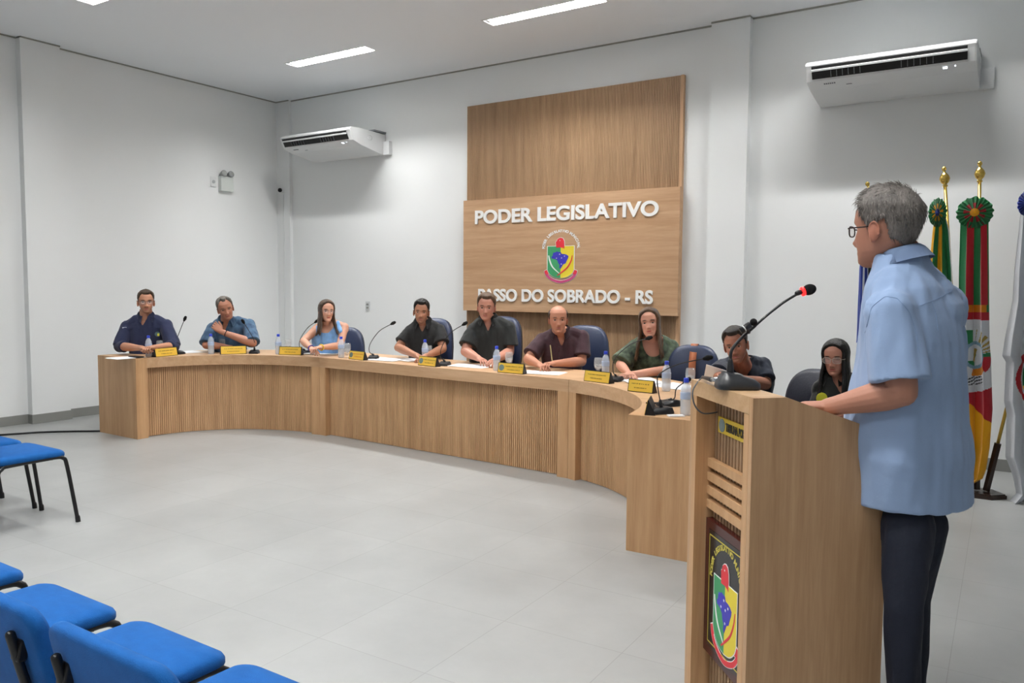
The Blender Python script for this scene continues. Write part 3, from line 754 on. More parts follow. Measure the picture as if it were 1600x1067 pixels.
def eyes(parent, M, shape, iris='3a2a1c', closed=False):
    for s in (1, -1):
        z0 = .000; t_ = PI/2-s*.50
        base = min((head_pt(PI/2-s*k*.02, z0, shape) for k in range(5, 60)), key=lambda p: abs(abs(p.x)-.031))
        b = BM(); ellip(b, (0, 0, 0), (.0135, .0062, .0036 if closed else .0055), None, 20)
        for f in b.faces:
            c = f.calc_center_median(); f.material_index = 1 if (abs(c.x) < .0058 and c.y > .0015) else 0
        if closed:
            for f in b.faces: f.material_index = 2
        R = Matrix.Rotation(-s*.28, 4, 'Z')
        bmesh.ops.transform(b, matrix=M@Matrix.Translation(Vector((s*.031, base.y+.0012, z0)))@R, verts=b.verts)
        obj('eye', b, [mat('eye_white', 'a89a92', .35), mat('iris_'+iris, iris, .25), mat('eyelid', 'a87860', .5)], parent, True, world=True)
def glasses(parent, M, col='1a1a1c', wd=.024, ht=.017, rad=.0018, rimless=False):
    t = BM()
    for s in (1, -1):
        pts = []
        for k in range(21):
            a = 2*PI*k/20; x = math.copysign(abs(math.cos(a))**.7, math.cos(a))*wd; z = math.copysign(abs(math.sin(a))**.7, math.sin(a))*ht
            pts.append(M@Vector((s*.033+x, .096-abs(s*.033+x)**2*3.0, z-.004)))
        tube(t, pts, rad, 6, 'flat')
        pts = [(s*.057, .088, .004), (s*.074, .075, .004), (s*.080, .03, .003), (s*.079, -.005, .002), (s*.077, -.018, -.012)]
        tube(t, [M@Vector(p) for p in smooth_path(pts, 4)], rad*1.05, 6)
    tube(t, [M@Vector(p) for p in ((-.010, .0955, .002), (0, .099, .005), (.010, .0955, .002))], rad, 6)
    f = obj('glasses', t, mat('glasses_'+col, col, .3), parent, True, world=True)
    b = BM()
    for s in (1, -1):
        pts = []
        for k in range(16):
            a = 2*PI*k/16; x = math.copysign(abs(math.cos(a))**.7, math.cos(a))*wd; z = math.copysign(abs(math.sin(a))**.7, math.sin(a))*ht
            pts.append(M@Vector((s*.033+x, .096-abs(s*.033+x)**2*3.0, z-.004)))
        b.faces.new([b.verts.new(p) for p in pts])
    obj('lens', b, mat('lens_clear', 'dfe8f0', .05, alpha=.16), f, False, world=True)
def hairline(style):
    def f(t, z):
        # phi: 0 at the face, pi at the back
        phi = abs(((t-PI/2+PI) % (2*PI))-PI); dg = math.degrees(phi)
        if style == 'bald':
            zl = np.interp(dg, [0, 55, 68, 85, 100, 120, 180], [.5, .5, .045, -.005, .022, -.045, -.070])
            top = np.interp(dg, [0, 60, 80, 120, 180], [.02, .045, .062, .078, .085])
            if z > top: return -.012
            th = .009
        elif style == 'receding':
            zl = np.interp(dg, [0, 12, 30, 45, 62, 80, 92, 105, 120, 180], [.084, .086, .098, .088, .052, -.004, -.004, .022, -.040, -.072]); th = .0055+.008*max(0, min(1, (z-.02)/.06))
        elif style == 'long':
            zl = np.interp(dg, [0, 20, 45, 62, 80, 100, 180], [.084, .080, .060, .020, -.09, -.10, -.10]); th = .017
        else:
            zl = np.interp(dg, [0, 18, 38, 50, 60, 72, 84, 95, 106, 120, 180], [.074, .075, .082, .066, .040, .030, -.008, -.004, .022, -.040, -.072]); th = .0055+.0115*max(0, min(1, (z-.02)/.06))
        k = max(0, min(1, (z-zl)/.012)); return -.012+(th+.012)*(k*k*(3-2*k))
    return f
def hair(parent, M, style, shape, col, vol=0, quiff=0, seed=1, voxel=.004, mt=None):
    hl = hairline(style)
    def gf(t, z):
        h = hl(t, z)
        if h <= -.0119: return h
        n = noise.noise(Vector((math.cos(t)*7, math.sin(t)*7, z*55+seed)))*.0022+noise.noise(Vector((math.cos(t)*22+seed, math.sin(t)*22, z*14)))*.0018
        q = quiff*max(0, math.sin(t))*g(z-.085, .03)
        h2 = h+(vol*(max(0, z)/.118)+q+n)*max(0, min(1, (h+.012)/.02)); return h2
    b = BM()
    head_rings(b, M, shape, 56, 80, gf, False)
    mt = mt or mat('hair_'+col, col, .45, var=.35, vscale=40, stretch=(1, 1, .25), bump=.5, bscale=220, spec=.4)
    return obj('hair', b, mt, parent, True, world=True)
def long_hair(parent, M, shape, col, length=.30, spread_=1.0, a0=62, seed=3, mt=None, fall=0.0, tips=None):
    """long straight hair: a cap plus a curtain of locks that hangs behind the face"""
    b = BM(); hl = hairline('long')
    head_rings(b, M, shape, 48, 64, lambda t, z: hl(t, z)+noise.noise(Vector((math.cos(t)*9, math.sin(t)*9, z*6+seed)))*.002, False)
    Minv = M.inverted(); down = (Minv.to_3x3()@Vector((0, 0, -1))).normalized()
    n = 46
    for k in range(n):
        u = k/(n-1); dg = a0+(360-2*a0)*u; t = PI/2-math.radians(dg); rnd = random.Random(seed*100+k)
        p0 = head_pt(t, .035, shape, .008, False); p1 = head_pt(t, -.03, shape, .014, False); out = Vector((math.cos(t), math.sin(t), 0))
        side = min(1, abs(dg-180)/110)
        L_ = length*(.82+.18*rnd.random())*(1-.12*side)
        p2 = p1+down*.07+out*(.006+.006*rnd.random()); fwdp = Vector((0, 1, 0))*(.035*side)
        p3 = p1+down*(L_*.6)+out*.016*spread_+fwdp*.5+Vector((rnd.uniform(-.006, .006), rnd.uniform(-.006, .006), 0))
        p4 = p1+down*L_+out*(.020+fall)*spread_+fwdp+Vector((rnd.uniform(-.012, .012), rnd.uniform(-.012, .012), 0))
        r = .0115
        tube(b, [M@p for p in smooth_path([p0, p1, p2, p3, p4], 4)], [r*.9]*4+[r]*4+[r*.95]*4+[r*.8]*4+[r*.3], 7)
    mt = mt or mat('hair_'+col, col, .4, var=.45, vscale=26, stretch=(1, 1, .12), bump=.5, bscale=200, spec=.45, col2=tips)
    return remesh('hair', b, .0045, mt, parent, 1)
def collar(parent, N_, side, fwd, up, r=.062, mt=None, gap=28, hgt=.038, drop=.045, fem=False, tilt=8):
    ct, st_ = math.cos(math.radians(tilt)), math.sin(math.radians(tilt)); up, fwd = up*ct+fwd*st_, fwd*ct-up*st_
    rows = [[], [], []]
    K = 30
    for k in range(K+1):
        a = math.radians(gap+(360-2*gap)*k/K); d = fwd*math.cos(a)+side*math.sin(a)
        fr_ = max(0, math.cos(a)); tip = g((k/K if k <= K/2 else 1-k/K), .09)
        top = N_+d*(r+.004)+up*(hgt*(1-.55*fr_))+fwd*.004*fr_
        mid = N_+d*(r+.016)+up*(hgt*.75-.030*fr_)
        low = N_+d*(r+.036+.024*tip)+up*(-.004-.030*fr_-drop*.7*tip)+fwd*.016*fr_
        rows[0].append(top); rows[1].append(mid); rows[2].append(low)
    b = BM(); R_ = [[b.verts.new(p) for p in r_] for r_ in rows]
    for i in (0, 1):
        for k in range(K): b.faces.new((R_[i][k], R_[i][k+1], R_[i+1][k+1], R_[i+1][k]))
    res = bmesh.ops.solidify(b, geom=b.faces[:], thickness=.004)
    return obj('collar', b, mt, parent, True, world=True)
def person(label, S):
    """S: dict of joints in world space and looks"""
    pel, neck, hc, side, fwd = S['pelvis'], S['neck'], S['head'], S['side'], S['fwd']   # side = the person's right
    up = (neck-pel).normalized(); sc = S.get('hs', 1.0); fem = S.get('fem', False); vx = S.get('voxel', .0034)
    t = thing('person', label, 'person', (pel.x, pel.y, 0))
    M = S['hM']; shape = S.get('shape', {}); ss = S.get('sside', side)
    SR, SL = S['SR'], S['SL']
    ar = S.get('arm', 1.0)*(.86 if fem else 1.0)
    b = BM()
    # head with features, ears, neck
    hb = BM(); head_rings(hb, M, shape); join_bm(b, hb)
    for s in (1, -1):
        R = (M.to_3x3()@Matrix.Rotation(-s*.45, 3, 'Z')@Matrix.Rotation(.12, 3, 'X')).normalized()
        ellip(b, M@Vector((s*.0765, -.008, -.014)), (.0075*sc, .017*sc, .030*sc), R, 16)
        ellip(b, M@Vector((s*.075, -.002, -.036)), (.006*sc, .009*sc, .011*sc), R, 12)
        tube(b, [M@Vector((s*(.080+.004*math.sin(q)), -.008-.016*math.cos(q), -.012+.028*math.sin(q))) for q in [PI*.0+PI*1.1*j/8-.3 for j in range(9)]], .0035*sc, 6)
    nr = S.get('nr', .050 if fem else .060)
    hb_ = M@Vector((0, -.028, -.075)); ring = []
    for u in np.linspace(0, 1, 8):
        c = lerp(neck-up*.03, hb_, u); ax = (hb_-neck).normalized(); sd = (side-ax*side.dot(ax)).normalized(); fd = sd.cross(ax); fd = fd if fd.dot(fwd) > 0 else -fd
        r = nr*(1.12-.16*u) if u < .6 else nr*(1.0-.0*u)
        ring.append(oval(c, sd, fd, r, r*1.02, 20))
    ring_loft(b, ring)
    ring_loft(b, torso_rings(pel, neck, side, fwd, 0, fem, S.get('wide', 1), S.get('belly', 0), side2=ss))
    for Sh in (SR, SL):
        inn = neck+(Sh-neck)*.25-up*.005; sgn = 1 if Sh is SR else -1
        tube(b, smooth_path([neck+up*.02, neck+(Sh-neck)*.45+up*.008, Sh-(Sh-neck).normalized()*.008], 4), [.044]*4+[.050*ar]*4+[.052*ar], 12)
        tube(b, [neck+(Sh-neck)*.4-up*.07, Sh-up*.025], [.075, .052*ar], 12)
    arms = []
    for key, Sh in (('R', SR), ('L', SL)):
        E_, Wr = S['E'+key], S['W'+key]; d = S.get('hd'+key, (Wr-E_).normalized())
        P = smooth_path([Sh, lerp(Sh, E_, .5), E_], 6); r = [lerp(.055, .042, i/12)*ar for i in range(13)]
        r[3] *= 1.03; tube(b, P, r, 16)
        P2 = [lerp(E_, Wr, i/8) for i in range(9)]; r2 = [x*ar for x in (.041, .044, .0445, .0425, .039, .0355, .0315, .0285, .027)]
        tube(b, P2, r2, 16)
        hand(b, Wr, d, S.get('hn'+key, Vector((0, 0, 1))), S.get('ht'+key, -side if key == 'R' else side), S.get('curl'+key, .45), sc=S.get('hand', 1.0)*(.9 if fem else 1))
        arms.append((Sh, E_, Wr))
    for c_, r_ in S.get('extra', []): ellip(b, c_, r_, Matrix((ss, fwd, up)).transposed(), 20)
    leg = S.get('legs')
    for (hp, kn, an, toe) in leg:
        tube(b, [hp, lerp(hp, kn, .5), kn], [.068, .060, .044], 14); tube(b, [kn, lerp(kn, an, .3), an], [.044, .042, .032], 14)
    sk = np.array(lin(S.get('skin', 'c79678'))[:3]); lipc = np.array(lin(S.get('lip', 'a8605a'))[:3]); brow = np.array(lin(S.get('brow', '3a2a20'))[:3])
    Mi = np.array(M.inverted()); stub = S.get('stubble', 0)
    def paint(co):
        h = np.concatenate([co, np.ones((len(co), 1))], 1)@Mi.T; x, y, z = h[:, 0], h[:, 1], h[:, 2]; ax = abs(x)
        c = np.tile(sk, (len(co), 1)); face = (y > .03) & (ax < .08) & (abs(z) < .13)
        def blend(w_, col): c[:] = c*(1-w_[:, None])+np.array(col)[None, :]*w_[:, None]
        ge = lambda v, s: np.exp(-(v/s)**2)
        blend(face*.30*ge(ax-.042, .018)*ge(z+.03, .02), sk*np.array((1.0, .70, .66)))
        blend(face*.30*ge(x, .012)*ge(z+.038, .014), sk*np.array((1.0, .72, .68)))
        if stub: blend(face*(y > .02)*stub*np.clip((-.045-z)/.02, 0, 1)*(1-ge(x, .02)*ge(z+.067, .009)), brow)
        if stub: blend(face*stub*ge(z+.054, .006)*(ax < .026), brow)
        blend(face*.95*np.clip(2.2*ge(x, .024)-.9, 0, 1)*np.clip(2.2*ge(z+.0675, .0095)-.9, 0, 1), lipc)
        blend(face*.75*np.clip(2*ge(x, .025)-.6, 0, 1)*np.clip(1.8*ge(z+.0668, .0022)-.5, 0, 1), lipc*.35)
        blend(face*.55*ge(ax-.009, .0045)*ge(z+.0475, .0035)*(y > .09), sk*.4)
        bz = .0215+.10*(.032-ax)*(ax > .032)
        blend(face*.95*np.clip(2.4*ge(ax-.032, .022)-1.0, 0, 1)*np.clip(2.4*ge(z-bz, .0060)-.9, 0, 1), brow)
        blend(face*.5*np.clip(1.6*ge(ax-.031, .016)-.5, 0, 1)*np.clip(1.5*ge(z-.0065, .0035)-.4, 0, 1), brow)
        er = (ax > .074) & (abs(z) < .05) & (abs(y) < .04); blend(er*.35, sk*np.array((1, .62, .58)))
        return c
    remesh('body', b, vx, SKIN, t, 1, None, paint)
    eyes(t, M, shape, S.get('iris', '3a2a1c'), S.get('closed', False))
    # shirt
    cm = S['shirt']; sl = S.get('sleeve', .6); b = BM(); inf = S.get('loose', .014)
    rt_ = torso_rings(pel, neck, side, fwd, inf, fem, S.get('wide', 1), S.get('belly', 0), S.get('hem', .0), S.get('toptrim', 1.01), side2=ss, flare=S.get('flare', 0))
    ring_loft(b, rt_)
    for Sh, E_, Wr in arms:
        if sl > 0:
            tube(b, smooth_path([neck+up*.006, neck+(Sh-neck)*.45+up*.008, Sh-(Sh-neck).normalized()*.008], 4), [.046+inf*.4]*4+[.050*ar+inf*.9]*4+[.052*ar+inf], 12)
            tube(b, [neck+(Sh-neck)*.4-up*.07, Sh-up*.025], [.075+inf*.6, .052*ar+inf], 12)
            e1 = min(1, sl); P = [lerp(Sh, E_, e1*i/8) for i in range(9)]; r = [(.056-.004*i/8)*ar+inf*(.9+S.get('slflare', .6)*i/8) for i in range(9)]
            tube(b, P, r, 18, 'flat')
            ellip(b, Sh, (.056*ar+inf,)*3, None, 14)
            if sl > 1:
                e2 = sl-1; P = [lerp(E_, Wr, e2*i/6) for i in range(-1, 7)]; r = [.047*ar+inf*1.0-.008*i/6*e2 for i in range(8)]
                tube(b, P, r, 16, 'flat'); ellip(b, E_, (.047*ar+inf,)*3, None, 12)
        else:
            st = S.get('strap', .045)
            tube(b, [neck+(Sh-neck)*.62+up*.028+fwd*.02, neck+(Sh-neck)*.66-up*.06+fwd*.07], [.022, .03], 10)
            tube(b, [neck+(Sh-neck)*.62+up*.028+fwd*.02, neck+(Sh-neck)*.66-up*.06-fwd*.07], [.022, .03], 10)
    for c_, r_ in S.get('extra', []): ellip(b, c_, [q_+inf for q_ in r_], Matrix((ss, fwd, up)).transposed(), 20)
    ncut = S.get('neckcut')
    def post(bm, off):
        wavy(bm, S.get('wrinkle', .0065), 10, S.get('seed', 1))
        if ncut:
            dd, wd, kind = ncut; kill = []
            for v in bm.verts:
                q = v.co+off-neck; x = q.dot(ss); y = q.dot(fwd); z = q.dot(up)
                lim = -dd+(abs(x)/wd)*dd if kind == 'v' else -dd*math.sqrt(max(0, 1-(x/wd)**2)) if abs(x) < wd else 9
                if y > -.01 and abs(x) < wd and z > lim and z < .08: kill.append(v)
                elif kind == 'u' and y <= -.01 and abs(x) < wd and z > -.012*math.sqrt(max(0, 1-(x/wd)**2)): kill.append(v)
            bmesh.ops.delete(bm, geom=kill, context='VERTS')
            smooth_rim(bm)
    shp = remesh('shirt' if not S.get('garment') else S['garment'], b, S.get('svoxel', .007), cm, t, 3, post)
    if S.get('collar', True): collar(t, neck+up*S.get('cup', .014), ss, fwd, up, nr+.004, S.get('collarmat', cm), S.get('cgap', 26), fem=fem, tilt=S.get('ctilt', 8), hgt=S.get('chgt', .038))
    # trousers and shoes
    b = BM()
    ring_loft(b, torso_rings(pel-up*.06, pel+up*.14, side, fwd, .006, fem, S.get('wide', 1), 0, 0, .6, 0))
    tm = S.get('trousers', mat('dark_trousers', '23252c', .8))
    tr = S.get('tr', 1.0)
    for (hp, kn, an, toe) in leg:
        tube(b, [hp, lerp(hp, kn, .35), lerp(hp, kn, .7), kn], [.098*tr, .090*tr, .078*tr, .066*tr], 16); tube(b, [kn, lerp(kn, an, .3), lerp(kn, an, .7), an], [.066*tr, .064*tr, .056*tr, .054*tr], 16, 'flat')
        ellip(b, kn, (.066*tr,)*3, None, 12)
    remesh('trousers', b, .009, tm, t, 3, lambda bm, off: wavy(bm, S.get('twrinkle', .004), 11, 5))
    for (hp, kn, an, toe) in leg:
        b = BM(); d = (toe-an); d.z = 0; d.normalize(); u = Vector((-d.y, d.x, 0)); base = Vector((an.x, an.y, 0)); rings = []
        for q, wd, ht in ((-.06, .022, .05), (-.05, .034, .075), (0, .038, .085), (.06, .042, .065), (.12, .046, .045), (.17, .040, .035), (.20, .015, .022)):
            c = base+d*q; rings.append([c+u*wd*math.cos(a)+Vector((0, 0, max(0, ht*.5+ht*.5*math.sin(a)))) for a in [2*PI*k/16 for k in range(16)]])
        ring_loft(b, rings); obj('shoe', b, S.get('shoes', mat('black_shoe', '17171a', .4)), t, True, world=True)
    return t, M
def head_matrix(c, yaw_deg, pitch=0, roll=0, sc=1.0):
    """yaw 0 looks at the camera; positive yaw turns the face to the right of the picture; positive roll tips the crown right; positive pitch looks up"""
    tc = Vector((EYE.x-c.x, EYE.y-c.y, 0)).normalized(); th = math.atan2(tc.y, tc.x)+math.radians(yaw_deg)
    f = Vector((math.cos(th), math.sin(th), 0)); x = Vector((f.y, -f.x, 0)); z = Vector((0, 0, 1))
    R = Matrix(((x.x, f.x, z.x), (x.y, f.y, z.y), (x.z, f.z, z.z)))
    R = R@Matrix.Rotation(math.radians(pitch), 3, 'X')@Matrix.Rotation(math.radians(-roll), 3, 'Y')
    return Matrix.Translation(c)@R.to_4x4()@Matrix.Scale(sc, 4)
def dirs(P, yaw):
    tc = Vector((EYE.x-P.x, EYE.y-P.y, 0)).normalized(); th = math.atan2(tc.y, tc.x)+math.radians(yaw)
    f = Vector((math.cos(th), math.sin(th), 0)); return f, Vector((f.y, -f.x, 0))
def seated(label, dep, headpx, hs, hyaw, hpitch, hroll, tyaw, shL, shR, EL, WL, ER, WR, S, neckpx=None, lean=.04, shd=(0, 0)):
    """dep: camera depth of the trunk; shL/shR: shoulders at the picture's left / right; likewise elbows and wrists (px, py, depth in front of the trunk)"""
    hc = atD(headpx[0], headpx[1], dep-headpx[2]); M = head_matrix(hc, hyaw, hpitch, hroll, hs)
    f, x = dirs(hc, tyaw)
    A = atD(shL[0], shL[1], dep+shd[0]); B_ = atD(shR[0], shR[1], dep+shd[1])
    mid = (A+B_)/2
    if neckpx: neck = atD(neckpx[0], neckpx[1], dep-.01)
    else:
        neck = mid+Vector((0, 0, .078))
    hl = Vector((hc.x, hc.y, neck.z)); neck = lerp(neck, hl, .2)
    pel = Vector((mid.x, mid.y, 0))-f*lean; pel.z = .56
    # the torso's own right is the picture's left
    SR, SL = A, B_; ss = (A-B_); ss.z = 0; ss = ss.normalized()
    E1, W1 = atD(EL[0], EL[1], dep-EL[2]), atD(WL[0], WL[1], dep-WL[2]); E2, W2 = atD(ER[0], ER[1], dep-ER[2]), atD(WR[0], WR[1], dep-WR[2])
    if not S.get('lap'):
        for v in (E1, W1, E2, W2): v.z = max(v.z, DH+.034)
    legs = []
    for s in (1, -1):
        hp = pel+x*s*.09+Vector((0, 0, -.02)); kn = hp+f*S.get('legf', .34)+x*s*.03; kn.z = .52; an = Vector((kn.x, kn.y, .09))-f*.22; legs.append((hp, kn, an, an+f*.2))
    D_ = dict(pelvis=pel, neck=neck, head=hc, side=x, fwd=f, sside=ss, hM=M, SR=SR, SL=SL, ER=E1, WR=W1, EL=E2, WL=W2, legs=legs, hs=hs)
    D_.update(S); t, M = person(label, D_)
    return t, M, D_
def fabric(name, col, **k): return mat('fabric_'+name, col, k.pop('rough', .85), sheen=k.pop('sheen', .12), bump=.25, bscale=k.pop('bscale', 25), **k)
CAMDIR = lambda P: (EYE-P).normalized()
# --- the nine seated people, from the left end of the desk to the right
def decal(parent, name, M, w_, h_, mt, shp='rect', label=None):
    """small printed or sewn patch lying on cloth; M: x right, y up, z out of the cloth"""
    b = BM()
    if shp == 'rect': box(b, (0, 0, 0), (w_, h_, .002))
    else: lathe(b, [(w_/2*.98, -.001), (w_/2, 0), (w_/2*.98, .001)], (0, 0, 0), 18)
    bmesh.ops.transform(b, matrix=M, verts=b.verts); return obj(name, b, mt, parent, world=True, label=label)
def placket(parent, D, mt, n=3, length=.16, off=.135, x=0.0, top=-.085):
    """button band down the chest"""
    up = (D['neck']-D['pelvis']).normalized(); f = D['fwd']; s = D['side']
    for k in range(n):
        z = top-.03-k*length/n; p = D['neck']+up*z+f*(off)+s*x
        b = BM(); lathe(b, [(.0055, -.001), (.0055, .0015), (.004, .002)], (0, 0, 0), 10)
        bmesh.ops.transform(b, matrix=basis(p, s, up, f), verts=b.verts); obj('button', b, mt, parent, True, world=True)
navy = fabric('navy_shirt', '1c2444')
t, M, D = seated('person in a dark navy long-sleeved shirt and glasses, at the left end of the desk', 8.25, (228, 472, .06), 1.0, 3, 0, 0, 0,
    (199, 511), (259, 509), (187, 541, .10), (222, 544, .42), (271, 541, .10), (239, 543, .42),
    dict(shirt=navy, sleeve=1.22, neckcut=(.085, .045, 'v'), skin='b98468', brow='4a3424', stubble=.35, wide=1.0, seed=2, curlR=1.0, curlL=1.0, shape=dict(w=.96)), (228, 494))
hair(t, M, 'short', dict(w=.96), '3e2f20', 0, .006, 2); glasses(t, M, '3c4048', rad=.0014)
p = atD(246, 522, 8.08); up_ = Vector((0, 0, 1)); xr = -D['side']
decal(t, 'chest_badge', basis(p+D['fwd']*.005, xr, up_, D['fwd']), .050, .05, mat('badge_teal', '4a6468', .7), 'disc'); decal(t, 'chest_badge', basis(p+xr*.008-up_*.006+D['fwd']*.007, xr, up_, D['fwd']), .018, .026, mat('badge_yellow', 'c8c43a', .7))
p = atD(194.5, 512, 8.17); b_ = decal(t, 'sleeve_print', basis(p, xr, up_, D['fwd']), .040, .012, mat('sleeve_white', 'cfd4dc', .7), label='small white print on the sleeve')
denim = fabric('denim', '26405c', var=.3, vscale=14, col2='4d6c88')
t, M, D = seated('person in a blue denim shirt with grey hair, resting one hand on his shoulder', 8.55, (352, 482, .14), 1.0, 6, -10, -14, 4,
    (333, 513), (389, 508), (322, 539, .14), (350, 541, .16), (395, 536, .20), (345, 518, .24),
    dict(shirt=denim, sleeve=.96, slflare=.9, neckcut=(.13, .05, 'v'), skin='b07a62', brow='6a5a50', stubble=.12, seed=5, legf=.16, curlL=.7, curlR=.3,
         hdL=(atD(338, 506, 8.30)-atD(346, 514, 8.30)), hnL=CAMDIR(Vector((-7.6, 5.3, 1))), htL=Vector((0, 0, 1))), (354, 500))
hair(t, M, 'receding', {}, '6c6660', .004, .014, 4)
b = BM(); w0 = D['WL']; dd = (D['WL']-D['EL']).normalized(); tube(b, [w0-dd*.055+frame_of(dd)[0]*.034*math.cos(a)+frame_of(dd)[1]*.034*math.sin(a) for a in [2*PI*k/16 for k in range(17)]], .004, 6); obj('bracelet', b, M_BLACK, t, True, world=True)
lblue = fabric('light_blue_top', '7fb0e6', var=.2, vscale=18)
t, M, D = seated('person with long dark hair and glasses in a sleeveless light blue top', 8.35, (510, 486.5, .10), .96, 18, 2, 3, 8,
    (497, 512), (538, 511), (474, 533, .16), (487, 545, .40), (531, 540, .12), (500, 543, .40),
    dict(fem=True, shirt=lblue, garment='top', sleeve=0, neckcut=(.10, .085, 'u'), collar=False, skin='cf9c84', lip='b04c48', brow='4a382c', seed=9, curlR=.9, curlL=.8, wrinkle=.008, toptrim=.93, shape=dict(w=.95, jaw=.93)), (511, 503))
long_hair(t, M, dict(w=.95), '3a2c24', .26, 1.0, 66, 3, fall=.01, tips='564232'); glasses(t, M, '6a5a58', rad=.0011)
for k, (wr, cc) in enumerate((('WR', '5a48a0'), ('WL', 'd8b830'))):
    q = D[wr]; e_ = D['E'+wr[1]]; dd = (q-e_).normalized(); u, v = frame_of(dd); b = BM(); tube(b, [q-dd*.02+u*.029*math.cos(a)+v*.029*math.sin(a) for a in [2*PI*j/16 for j in range(17)]], .006, 6)
    obj('bracelet' if k == 0 else 'wristwatch', b, mat('band_'+cc, cc, .4), t, True, world=True)
blackpolo = fabric('black_polo', '131416'); blackpolo2 = fabric('charcoal_polo', '191c1c')
t, M, D = seated('slim person with black hair in a black polo shirt, left of the wooden wall panel', 7.95, (658.5, 487.5, .10), .97, -4, -2, 3, -10,
    (641, 519), (686, 516), (622, 543, .10), (652, 556, .42), (692, 545, .10), (664, 557, .42),
    dict(shirt=blackpolo, sleeve=.70, slflare=1.4, neckcut=(.085, .04, 'v'), skin='a8765c', brow='15110f', stubble=.30, wide=.93, seed=12, arm=.95, shape=dict(w=.95)), (662, 503))
hair(t, M, 'short', dict(w=.95), '100e0e', .006, .012, 6)
t, M, D = seated('stocky person with short brown hair in a charcoal polo, below the first sign letters', 7.55, (760, 480, .10), 1.04, -6, -4, 2, -12,
    (741, 516), (794, 513), (727, 549, .10), (748, 560, .34), (796, 550, .02), (774, 562, .42),
    dict(shirt=blackpolo2, sleeve=.74, slflare=1.5, neckcut=(.10, .042, 'v'), skin='bb8470', brow='5c4434', stubble=.10, wide=1.12, belly=.03, seed=15, arm=1.08), (764, 498))
hair(t, M, 'short', {}, '5a4636', .004, .008, 8)
maroon = fabric('maroon_shirt', '3a2029', var=.15, vscale=20)
t, M, D = seated('balding person in a dark maroon shirt holding a pen, below the sign', 7.15, (872, 499, .14), 1.03, 4, -2, -1, -10,
    (848, 532), (909, 527), (825, 561, .12), (843, 570, .34), (909, 565, .08), (865, 568, .36),
    dict(shirt=maroon, sleeve=.78, slflare=1.3, neckcut=(.11, .045, 'v'), skin='b98066', brow='5a4438', stubble=.08, wide=1.04, seed=18, curlR=.8, curlL=.9, shape=dict(nose=1.15)), (878, 518))
hair(t, M, 'bald', dict(nose=1.15), '4a3c34', 0, 0, 9); placket(t, D, mat('button_dark', '1c1416', .4), 3, .15, .15, 0, -.1)
ph = D['WL']+D['fwd']*.07+Vector((0, 0, .03))
b = BM(); tube(b, [ph, ph+Vector((-.02, 0, .13))], .0045, 8); tag(obj('pen', b, mat('pen_gold', 'b8a878', .3), None, True, origin=tuple(ph)), 'slim pen held upright by the balding person', 'pen')
floral = fabric('floral_blouse', '1b2420', var=.5, vscale=22, col2='5a6a52')
t, M, D = seated('person with long highlighted hair in a dark green floral blouse', 6.60, (1015, 505, .12), 1.02, -6, 4, -6, -6,
    (992, 543), (1048, 543), (969, 570, .10), (982, 583, .36), (1047, 578, .10), (985, 585, .38),
    dict(fem=True, shirt=floral, garment='blouse', sleeve=.92, slflare=1.5, loose=.020, neckcut=(.13, .085, 'u'), collar=False, skin='cb937c', lip='b4524c', brow='4a3830', seed=21, curlR=1.0, curlL=1.0, wide=1.12, arm=1.05, shape=dict(w=.97)), (1019, 528))
hc7 = mat('hair_highlighted', '2e221c', .4, var=.45, vscale=30, stretch=(1, 1, .10), bump=.5, bscale=200, col2='64492f')
long_hair(t, M, dict(w=.97), '4a3a30', .30, 1.0, 66, 7, mt=hc7, fall=.01)
dnavy = fabric('midnight_shirt', '131d2e')
t, M, D = seated('person in a midnight blue shirt, leaning forward behind the lectern microphone', 5.75, (1150, 539, .38), .99, -10, -8, -10, -28,
    (1131, 574), (1190, 572), (1118, 590, .30), (1126, 587, .52), (1196, 600, .10), (1158, 592, .44),
    dict(shirt=dnavy, sleeve=.80, slflare=1.2, neckcut=(.09, .045, 'v'), skin='a5705a', brow='2a201c', stubble=.22, wide=1.06, seed=25, shape=dict(w=.97)), (1163, 566))
hair(t, M, 'short', dict(w=.97), '2a2320', .002, .010, 12)
blk = fabric('black_blouse', '191b1a')
t, M, D = seated('person with long black hair and clear glasses in a black shirt', 5.45, (1306, 559, .06), 1.0, -16, -6, -2, -24,
    (1289, 602), (1340, 602), (1274, 655, .04), (1300, 690, .22), (1352, 655, .04), (1325, 692, .22),
    dict(fem=True, lap=True, shirt=blk, garment='blouse', sleeve=.9, slflare=1.0, neckcut=(.10, .05, 'v'), skin='bd8570', lip='b05a50', brow='1c1614', seed=29, closed=True, shape=dict(w=.97)), (1309, 588))
long_hair(t, M, dict(w=.97), '0f0d0e', .34, .8, 58, 11, fall=.0); glasses(t, M, 'c8b8a8', rad=.0016, wd=.027, ht=.020)
p = atD(1284, 622, 5.30); decal(t, 'shirt_print', basis(p, (RT*.5+Vector((0, 0, .8))).normalized(), (Vector((0, 0, .5))-RT*.85).normalized(), CAMDIR(p)), .075, .035, mat('print_yellow', 'dcd83a', .7), 'disc', label='round yellow print on the shirt')
